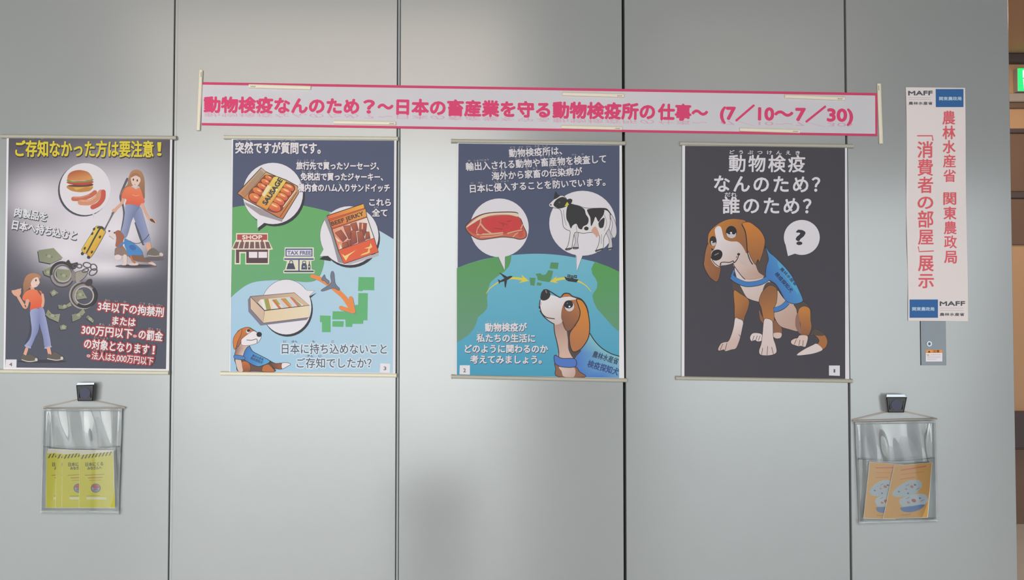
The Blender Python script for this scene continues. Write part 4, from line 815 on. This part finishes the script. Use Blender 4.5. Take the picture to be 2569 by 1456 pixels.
for L in ([C4(280, 640), C4(452, 640), C4(458, 695)], [C5(216, 402), C5(224, 446), C5(348, 440)]):
    k = Ink(-0.0037, GV); k.line(L, 2.6, RC, False, caps=False); k.build('bracket', t)
for nm, bx, tx, mf, nl, sm in (('upper_logo_print', (C4(490, 107), C4(806, 313)), (C4(528, 236), C4(784, 236)), (C4(178, 178), C4(452, 176)), (C4(180, 205), C4(430, 225)), (C4(182, 286), C4(452, 286))),
                           ('lower_logo_print', (C5(142, 853), C5(383, 1008)), (C5(165, 948), C5(352, 948)), (C5(400, 906), C5(612, 904)), (C5(402, 925), C5(600, 945)), (C5(400, 992), C5(606, 992)))):
    k = Ink(-0.0037, GV)
    k.rect(*bx[0], *bx[1], (36, 104, 172)).text('関東農政局', tx[0], tx[1], 8.5, (200, 220, 238), .3)
    k.text('MAFF', mf[0], mf[1], 10.5, (84, 86, 92), .6, fit=True)
    for i in range(2):
        y = nl[0][1] + (nl[1][1] - nl[0][1]) * i; k.line([(nl[0][0], y), (nl[1][0], y)], .7, (196, 186, 192), False, caps=False)
    k.text('農林水産省', sm[0], sm[1], 7, (104, 100, 106), .3, sp=1.15)
    k.build(nm, t)

# ------------------------------------------------------------------ lock plate below the sign
t = thing('lock_plate', at(2341, 916, 0), 'small steel lock plate with orange warning sticker below the paper sign', 'lock plate')
a, b = at(2309, 806, 0), at(2374, 917, 0)
v, f = box(a[0], b[0], -0.0012, 0.0, b[2], a[2], 0.0008); part('plate', v, f, M_STEEL, t)
v, f = box(a[0] - .002, a[0] + .0006, -0.0010, 0.0, b[2], a[2]); part('dark_edge', v, f, M_DARK, t)  # solid dark strip along the plate's left edge
c = at(2330, 863, 0)
v, f = cyl(c, 0.0095, -0.0045, -0.0012); lk = part('lock_cylinder', v, f, M_CHROME, t)
v, f = cyl(c, 0.0062, -0.0052, -0.0045); subpart('key_plug', v, f, M_STEEL, t, lk)
v, f = box(c[0] - .0011, c[0] + .0011, -0.0055, -0.0052, c[2] - .004, c[2] + .004); subpart('keyhole', v, f, M_DARK, t, lk)
k = Ink(-0.0014, 1.2)
k.rect(2322.7, 878, 2364, 907.5, (222, 214, 220)).rect(2322.7, 878, 2364, 886, (228, 140, 66)).fill([(2331, 879.5), (2334.5, 885.2), (2327.5, 885.2)], (60, 50, 40), False)
k.text('注意', (2340, 885), (2357, 885), 6, (70, 54, 40), .15)
for i in range(4): k.line([(2326 + (i == 0) * 8, 890 + i * 4), (2360 - (i == 3) * 10, 890 + i * 4)], .8, (150, 144, 152), False, caps=False)
k.fill([(2324.5, 889), (2332, 889), (2328, 895)], (190, 176, 110), False)
k.build('warning_sticker', t)

# ------------------------------------------------------------------ clear vinyl pockets with clips and leaflets
def vinyl(name='clear_vinyl', haze=0.015):
    m = bpy.data.materials.new(name); m.use_nodes = True; nt = m.node_tree; nt.nodes.clear()
    out = nt.nodes.new('ShaderNodeOutputMaterial'); tr = nt.nodes.new('ShaderNodeBsdfTransparent'); gl = nt.nodes.new('ShaderNodeBsdfGlossy'); df = nt.nodes.new('ShaderNodeBsdfDiffuse')
    tr.inputs[0].default_value = (0.94, 0.95, 0.95, 1); gl.inputs['Roughness'].default_value = 0.07; df.inputs[0].default_value = (0.8, 0.82, 0.84, 1)
    fr = nt.nodes.new('ShaderNodeFresnel'); fr.inputs[0].default_value = 1.75
    m1 = nt.nodes.new('ShaderNodeMixShader'); m2 = nt.nodes.new('ShaderNodeMixShader'); m1.inputs[0].default_value = haze
    nt.links.new(tr.outputs[0], m1.inputs[1]); nt.links.new(df.outputs[0], m1.inputs[2])
    nt.links.new(fr.outputs[0], m2.inputs[0]); nt.links.new(m1.outputs[0], m2.inputs[1]); nt.links.new(gl.outputs[0], m2.inputs[2]); nt.links.new(m2.outputs[0], out.inputs[0])
    return m
M_VINYL = vinyl(); M_WELD = vinyl('welded_vinyl', 0.22)  # weld haze paints white edge glints into the diffuse colour
M_ROD = mat('clear_hanging_rod', (196, 184, 172), 0.25)
M_CORD = mat('pinkish_cord', (206, 178, 160), 0.6)
M_BADGE = mat('dark_blue_badge', (34, 34, 66), 0.35)
def bil(q, u, v):
    tl, tr, br, bl = [np.array(p, float) for p in q]
    return (tl * (1 - u) + tr * u) * (1 - v) + (bl * (1 - u) + br * u) * v
def film(q, fy, nu=28, nv=36, curve=None):
    V, F = [], []
    for j in range(nv + 1):
        for i in range(nu + 1):
            u, w = i / nu, j / nv
            p = bil(q, u, w)
            if curve: p = p + np.array((0, curve(u) * (1 - w)))
            V.append(at(p[0], p[1], fy(u, w)))
    for j in range(nv):
        for i in range(nu):
            a = j * (nu + 1) + i; F.append((a, a + nu + 1, a + nu + 2, a + 1))
    return V, F
def pocket(label, q, rod, cordL, cordR, pk_top, seed):
    t = thing('clear_pocket', at((q[2][0] + q[3][0]) / 2, max(q[2][1], q[3][1]), 0), label, 'leaflet pocket', 'clear vinyl leaflet pockets')
    rn = random.Random(seed); ph = [rn.uniform(0, 6.28) for _ in range(4)]
    def fy(u, w):
        e = min(1, min(u, 1 - u) * 7); s = math.exp(-((w - .22) / .22) ** 2)
        return -0.006 - 0.0045 * e * s * (math.sin(11 * u + 2.5 * w + ph[0]) + .6 * math.sin(23 * u - 6 * w + ph[1])) - 0.004 * s * e - 0.010 * s * (math.exp(-((u - .05) / .035) ** 2) + math.exp(-((u - .95) / .035) ** 2))
    v, f = film(q, fy, 64, 40); part('back_film', v, f, M_VINYL, t, True)
    a, b = bil(q, .02, pk_top), bil(q, .985, pk_top)
    fq = [tuple(a), tuple(b), tuple(bil(q, .985, .985)), tuple(bil(q, .02, .985))]
    def fz(u, w): return -0.011 - 0.016 * (math.sin(math.pi * min(max(u, 0), 1)) ** .6) * (1 - .55 * w) - 0.0015 * math.sin(7 * u + ph[2]) * (1 - w)
    v, f = film(fq, fz, curve=lambda u: 7 * math.sin(math.pi * u)); part('front_film', v, f, M_VINYL, t, True)
    top = [Vector(at(*(bil(fq, u / 20, 0) + np.array((0, 7 * math.sin(math.pi * u / 20)))), fz(u / 20, 0))) for u in range(21)]
    v, f = tube(top, 0.0009); part('pocket_lip', v, f, M_VINYL, t, True)
    for u0, u1, w0, w1 in ((0, .022, 0, 1), (.978, 1, 0, 1), (0, 1, .955, 1.0), (0, 1, 0, .028)):
        v, f = film([tuple(bil(q, u0, w0)), tuple(bil(q, u1, w0)), tuple(bil(q, u1, w1)), tuple(bil(q, u0, w1))], lambda u, w: -0.0115 - 0.0035 * math.sin(math.pi * (u if u1 - u0 < .5 else w)) - .0008 * math.sin(14 * (w if u1 - u0 < .5 else u)), 6 if u1 - u0 < .5 else 24, 24 if u1 - u0 < .5 else 6)
        part('welded_edge', v, f, M_WELD, t, True)
    v, f = tube([at(*rod[0], -0.009), at(*rod[1], -0.009)], 0.0022, 8); part('hanging_rod', v, f, M_ROD, t, True)
    for c in (cordL, cordR):
        v, f = tube([at(*c[0], -0.009), at(*c[1], -0.010)], 0.0013); part('cord', v, f, M_CORD, t, True)
    return t
def clip(label, fq, lip):
    """magnetic clip: tapered dark body from four photo corners, metal lip above, round badge"""
    t = thing('magnet_clip', at((fq[2][0] + fq[3][0]) / 2, fq[2][1], 0), label, 'clip', 'dark magnet clips')
    v = [at(*p, -0.030) for p in fq] + [at(p[0], p[1], -0.001) for p in fq]
    m = np.mean(fq, 0); v += [at(p[0] * .9 + m[0] * .1, p[1] * .9 + m[1] * .1, -0.033) for p in fq]
    f = [(11, 10, 9, 8), (4, 5, 6, 7)]
    for i in range(4):
        j = (i + 1) % 4; f += [(i, j, 4 + j, 4 + i), (8 + i, 8 + j, j, i)]
    part('body', v, f, M_BLACK, t)
    v = [at(*p, y) for y in (-0.026, -0.004) for p in lip]
    f = [(3, 2, 1, 0), (4, 5, 6, 7)] + [(i, (i + 1) % 4, 4 + (i + 1) % 4, 4 + i) for i in range(4)]
    part('metal_lip', v, f, M_CHROME, t)
    c = at(m[0], m[1], -0.033); v, f = cyl(c, 0.019, -0.0345, -0.033); part('badge', v, f, M_BADGE, t)
    for s in (-.36, .36):
        p0 = bil(fq, .5 + s, 0.0); p1 = bil(fq, .5 + s, .8)
        v, f = tube([at(*p0, -0.031), at(*p1, -0.0345)], 0.0011); part('wire_arm', v, f, M_BLACK, t, True)
    return t
D7 = crop(60, 940, 3.83); D6 = crop(2100, 960, 3.83)
clip('dark magnet clip below the handcuffs poster holding the pocket of yellow leaflets', D7([(502, 103), (672, 98), (660, 256), (516, 256)]), D7([(515, 80), (675, 80), (672, 104), (505, 108)]))
clip('dark tapered magnet clip below the lock plate holding the pocket of orange leaflets', D6([(472, 142), (672, 142), (642, 290), (490, 290)]), D6([(478, 116), (645, 116), (668, 142), (474, 142)]))
pocket('clear vinyl pocket with yellow leaflets hanging below the handcuffs poster', D7([(178, 325), (945, 325), (912, 1348), (155, 1345)]), (D7(188, 326), D7(972, 322)), (D7(190, 312), D7(520, 238)), (D7(968, 318), D7(655, 250)), .36, 3)
pocket('clear vinyl pocket with orange leaflets hanging right of the last panel joint', D6([(172, 378), (948, 366), (968, 1352), (212, 1374)]), (D6(152, 372), D6(962, 350)), (D6(160, 362), D6(505, 278)), (D6(955, 346), D6(640, 278)), .36, 8)
M_LEAF = mat('leaflet_paper', (230, 226, 214), 0.55)
def leaflet(label, q, y, g, draw, group, name='leaflet'):
    t = thing(name, at((q[2][0] + q[3][0]) / 2, max(q[2][1], q[3][1]), y), label, 'leaflet', group)
    v, f = slab_quad(q, y, y + 0.0012); part('paper', v, f, M_LEAF, t)
    k = Ink(y - 0.00005, g); draw(k); k.build('cover_print', t)
def yellow(dx, sk):
    def dr(k):
        o = lambda L: D7([(x + dx, y) for x, y in L])
        k.fill(o([(536, 722 + sk), (862, 730), (876, 1282), (530, 1280)]), (232, 222, 210), False)
        k.fill(o([(536, 762 + sk), (856, 744), (874, 1282), (530, 1281)]), (212, 204, 22), False)
        for i in range(9):
            x = 548 + i * 33; yb = 806 + sk * .6 - i * 4
            k.fill(o([(x, yb), (x + 14, yb), (x + 34, yb - 40), (x + 20, yb - 38)]), (70, 70, 40), False)
        k.text('日本にくる', D7(592 + dx, 884), D7(762 + dx, 876), 9, (92, 92, 30), .4).text('みなさんへ', D7(612 + dx, 918), D7(748 + dx, 912), 8, (92, 92, 30), .4)
        k.line(o([(585, 970), (775, 960)]), 1.6, (150, 132, 40), False, caps=False).line(o([(615, 995), (755, 990)]), 2.2, (190, 110, 44), False, caps=False).line(o([(625, 1020), (745, 1014)]), 1.2, (160, 140, 40), False, caps=False)
        k.ell(*D7(690 + dx, 1093), 48 / 3.83, 44 / 3.83, (104, 104, 116)).ell(*D7(690 + dx, 1093), 38 / 3.83, 34 / 3.83, (170, 166, 178)).fill(o([(655, 1080), (690, 1060), (725, 1085), (690, 1095)]), (190, 74, 66)).rect(*D7(668 + dx, 1096), *D7(712 + dx, 1118), (120, 120, 134))
        k.line(o([(605, 1168), (730, 1166)]), 1.2, (150, 140, 40), False, caps=False).rect(*D7(603 + dx, 1180), *D7(795 + dx, 1202), (226, 224, 190))
    return dr
for i, (dx, lab) in enumerate(((-318, 'yellow leaflet, hindmost and leftmost of the row in the left clear pocket'), (-225, 'yellow leaflet, second from the left in the left clear pocket'), (-165, 'yellow leaflet showing half its cover, just behind the front one in the left pocket'), (0, 'yellow leaflet in front on the right side of the left clear pocket'))):
    sk = (-4, 2, 6, 10)[i]
    leaflet(lab, D7([(536 + dx, 718 + sk), (862 + dx * (0.96 if i else .9), 728), (876 + dx * (.98 if i else .92), 1284), (528 + dx, 1282)]), -0.0100 - .0016 * i, 0.66, yellow(dx, sk), 'yellow leaflets in the left pocket')
def orange(q):
    def P(u, v): return tuple(bil(q, u, v))
    def dr(k):
        k.fill([P(.01, .005), P(.99, .005), P(.99, .995), P(.01, .995)], (226, 172, 84), False)
        k.line([P(.2, .10), P(.85, .06)], 3.2, (224, 112, 70), False, caps=False).line([P(.22, .18), P(.8, .16)], 2, (228, 136, 76), False, caps=False).line([P(.22, .27), P(.6, .25)], 2.4, (224, 120, 70), False, caps=False)
        b = lambda L: [P(*p) for p in L]
        k.fill(b([(.10, .50), (.25, .38), (.48, .30), (.70, .31), (.80, .40), (.72, .50), (.62, .56), (.35, .60), (.16, .58)]), (186, 200, 208))
        k.fill(b([(.30, .66), (.50, .58), (.80, .56), (.95, .62), (.94, .74), (.70, .80), (.40, .78)]), (196, 206, 214))
        k.fill(b([(.36, .80), (.60, .78), (.90, .76), (.80, .85), (.60, .89), (.42, .87)]), (92, 132, 182))
        for u, w, r, c in ((.55, .42, 4.5, (188, 110, 76)), (.62, .39, 3, (90, 80, 110)), (.42, .46, 3, (196, 140, 130)), (.25, .50, 2.5, (80, 100, 150)), (.48, .54, 2.5, (90, 90, 120)), (.64, .68, 6, (186, 88, 70)), (.52, .71, 4, (200, 140, 96)), (.78, .64, 3, (120, 130, 160))): k.ell(*P(u, w), r, r * .7, c, 20)
        for u, w in ((.40, .40), (.66, .48), (.80, .70), (.45, .64)): k.line([P(u, w), P(u + .08, w - .03)], 1.2, (110, 116, 150), False)
        k.line([P(.4, .94), P(.6, .935)], 1.4, (170, 130, 70), False, caps=False)
    return dr
q1 = D6([(312, 762), (640, 790), (560, 1318), (254, 1306)]); q2 = D6([(548, 800), (914, 768), (872, 1300), (440, 1312)])
leaflet('orange leaflet behind, left of the two in the right clear pocket', q1, -0.0115, 0.70, orange(q1), 'orange leaflets in the right pocket')
leaflet('orange leaflet in front, right of the two in the right clear pocket', q2, -0.0165, 0.70, orange(q2), 'orange leaflets in the right pocket')

# ------------------------------------------------------------------ added stool, unseen below the frame, to darken the lower panels' reflection
M_SEAT = mat('dark_upholstery', (44, 46, 50), 0.8, noise=0.05); M_LEGS = mat('dark_stool_legs', (40, 40, 42), 0.5)
t = thing('added_stool', (-0.48, -2.2, 0), 'added unseen dark round stool, darkening the reflection in the third panel', 'stool')
def disc(cx, cy, prof, seg=28):
    v = [(cx + r * math.cos(2 * math.pi * k / seg), cy + r * math.sin(2 * math.pi * k / seg), z) for r, z in prof for k in range(seg)]
    f = [(i * seg + k, i * seg + (k + 1) % seg, (i + 1) * seg + (k + 1) % seg, (i + 1) * seg + k) for i in range(len(prof) - 1) for k in range(seg)]
    return v, f + [tuple(range(seg - 1, -1, -1)), tuple(range((len(prof) - 1) * seg, len(prof) * seg))]
v, f = disc(-0.48, -2.2, [(.21, .07), (.235, .09), (.24, .30), (.23, .335), (.19, .355), (.05, .36)]); part('seat', v, f, M_SEAT, t, True)
for a in (45, 135, 225, 315):
    x, y = -0.48 + .16 * math.cos(math.radians(a)), -2.2 + .16 * math.sin(math.radians(a))
    v, f = disc(x, y, [(.018, 0), (.022, .07)], 10); part('leg', v, f, M_LEGS, t, True)

# ------------------------------------------------------------------ corridor seen past the right end of the panel wall
YC = 2.4
def band(name, y0, y1, m, proud, x1=6.0):
    a, b = at(2400, y0, YC - proud), at(2400, y1, YC - proud)
    v, f = box(1.2, x1, YC - proud, YC + .01, b[2], a[2], min(.006, proud * .4)); return tag(mesh_obj(name, v, f, m), kind='structure')
v, f = box(1.9, 6.0, 0.12, YC, 3.11, 3.16); tag(mesh_obj('ceiling_corridor', v, f, mat('corridor_ceiling_paint', (226, 182, 150), 0.8, noise=0.03, nscale=3)), 'warm corridor ceiling', kind='structure')
M_W1 = mat('corridor_wall_paint', (196, 158, 124), 0.8, noise=0.04, nscale=2); M_W2 = mat('corridor_wood', (118, 94, 80), 0.5, noise=0.08, nscale=4); M_W3 = mat('corridor_dark_trim', (84, 74, 76), 0.5); M_W4 = mat('corridor_grey_trim', (176, 164, 160), 0.5)
v, f = box(1.2, 6.0, YC, YC + .1, 0, Z1); tag(mesh_obj('wall_corridor', v, f, M_W1), 'tan corridor wall behind the right end', kind='structure')
tag(band('trim_1', 133, 156, M_W3, .05), 'dark horizontal corridor beam')
tag(band('trim_2', 233, 255, M_W4, .03), 'grey horizontal ledge below the exit sign')
tag(band('trim_3', 256, 272, M_W2, .015), 'brown strip under the grey ledge')
tag(band('trim_4', 322, 334, M_W3, .02), 'thin dark corridor rail')
tag(band('trim_5', 335, 481, M_W2, .012), 'brown corridor board')
tag(band('trim_6', 482, 498, M_W3, .02), 'dark corridor rail at chest height')
tag(band('trim_7', 499, 615, M_W2, .012), 'brown lower corridor board')
tag(band('trim_8', 1034, 1126, M_W3, .06), 'dark corridor bench rail')
tag(band('trim_9', 1127, 1560, M_W2, .012), 'reddish brown corridor skirting')
t = thing('exit_sign', at(2600, 228, YC), 'glowing green emergency exit sign on the corridor wall at the right edge', 'exit sign')
a, b = at(2554.5, 171.5, YC - .05), at(2676, 227.5, YC - .05)
M_HOUS = mat('sign_housing', (200, 200, 196), .5); M_GREEN = mat('lit_green_face', (20, 190, 90), .4, emit=(40, 250, 120), estr=1.25); M_LITW = mat('lit_white_pictogram', (230, 240, 235), .4, emit=(240, 255, 250), estr=1.1)
v, f = box(a[0] - .003, b[0] + .003, YC - .045, YC, b[2] - .003, a[2] + .003, .002); part('housing', v, f, M_HOUS, t)
v, f = box(a[0], b[0], YC - .05, YC - .045, b[2], a[2]); fc = part('green_face', v, f, M_GREEN, t)
def sg(L):     # pictogram outline in sign units (0..1 wide, 0..1 down)
    P = [(a[0] + (b[0] - a[0]) * x, YC - .0505, a[2] + (b[2] - a[2]) * y) for x, y in L]
    tri = tessellate_polygon([[Vector((p[0], p[2], 0)) for p in P]]); return P, [tuple(q) for q in tri]
for nm, L in (('door_pictogram', [(.09, .08), (.40, .08), (.40, .40), (.36, .40), (.36, .14), (.15, .14), (.15, .42), (.09, .42)]), ('door_pictogram', [(.095, .48), (.15, .48), (.16, .90), (.11, .92)]), ('runner_pictogram', [(.24, .34), (.34, .30), (.42, .46), (.38, .52), (.33, .44), (.31, .58), (.40, .70), (.37, .90), (.33, .90), (.34, .74), (.26, .66), (.22, .80), (.16, .84), (.15, .80), (.20, .74), (.24, .50), (.19, .54), (.17, .50)]), ('runner_pictogram', [(.33, .18), (.37, .18), (.385, .23), (.37, .29), (.33, .29), (.315, .23)]), ('arrow_pictogram', [(.55, .5), (.68, .25), (.68, .42), (.90, .42), (.90, .58), (.68, .58), (.68, .75)])):
    v, f = sg(L); subpart(nm, v, f, M_LITW, t, fc)

for o in list(S.objects):
    if '_org' in o: del o['_org']
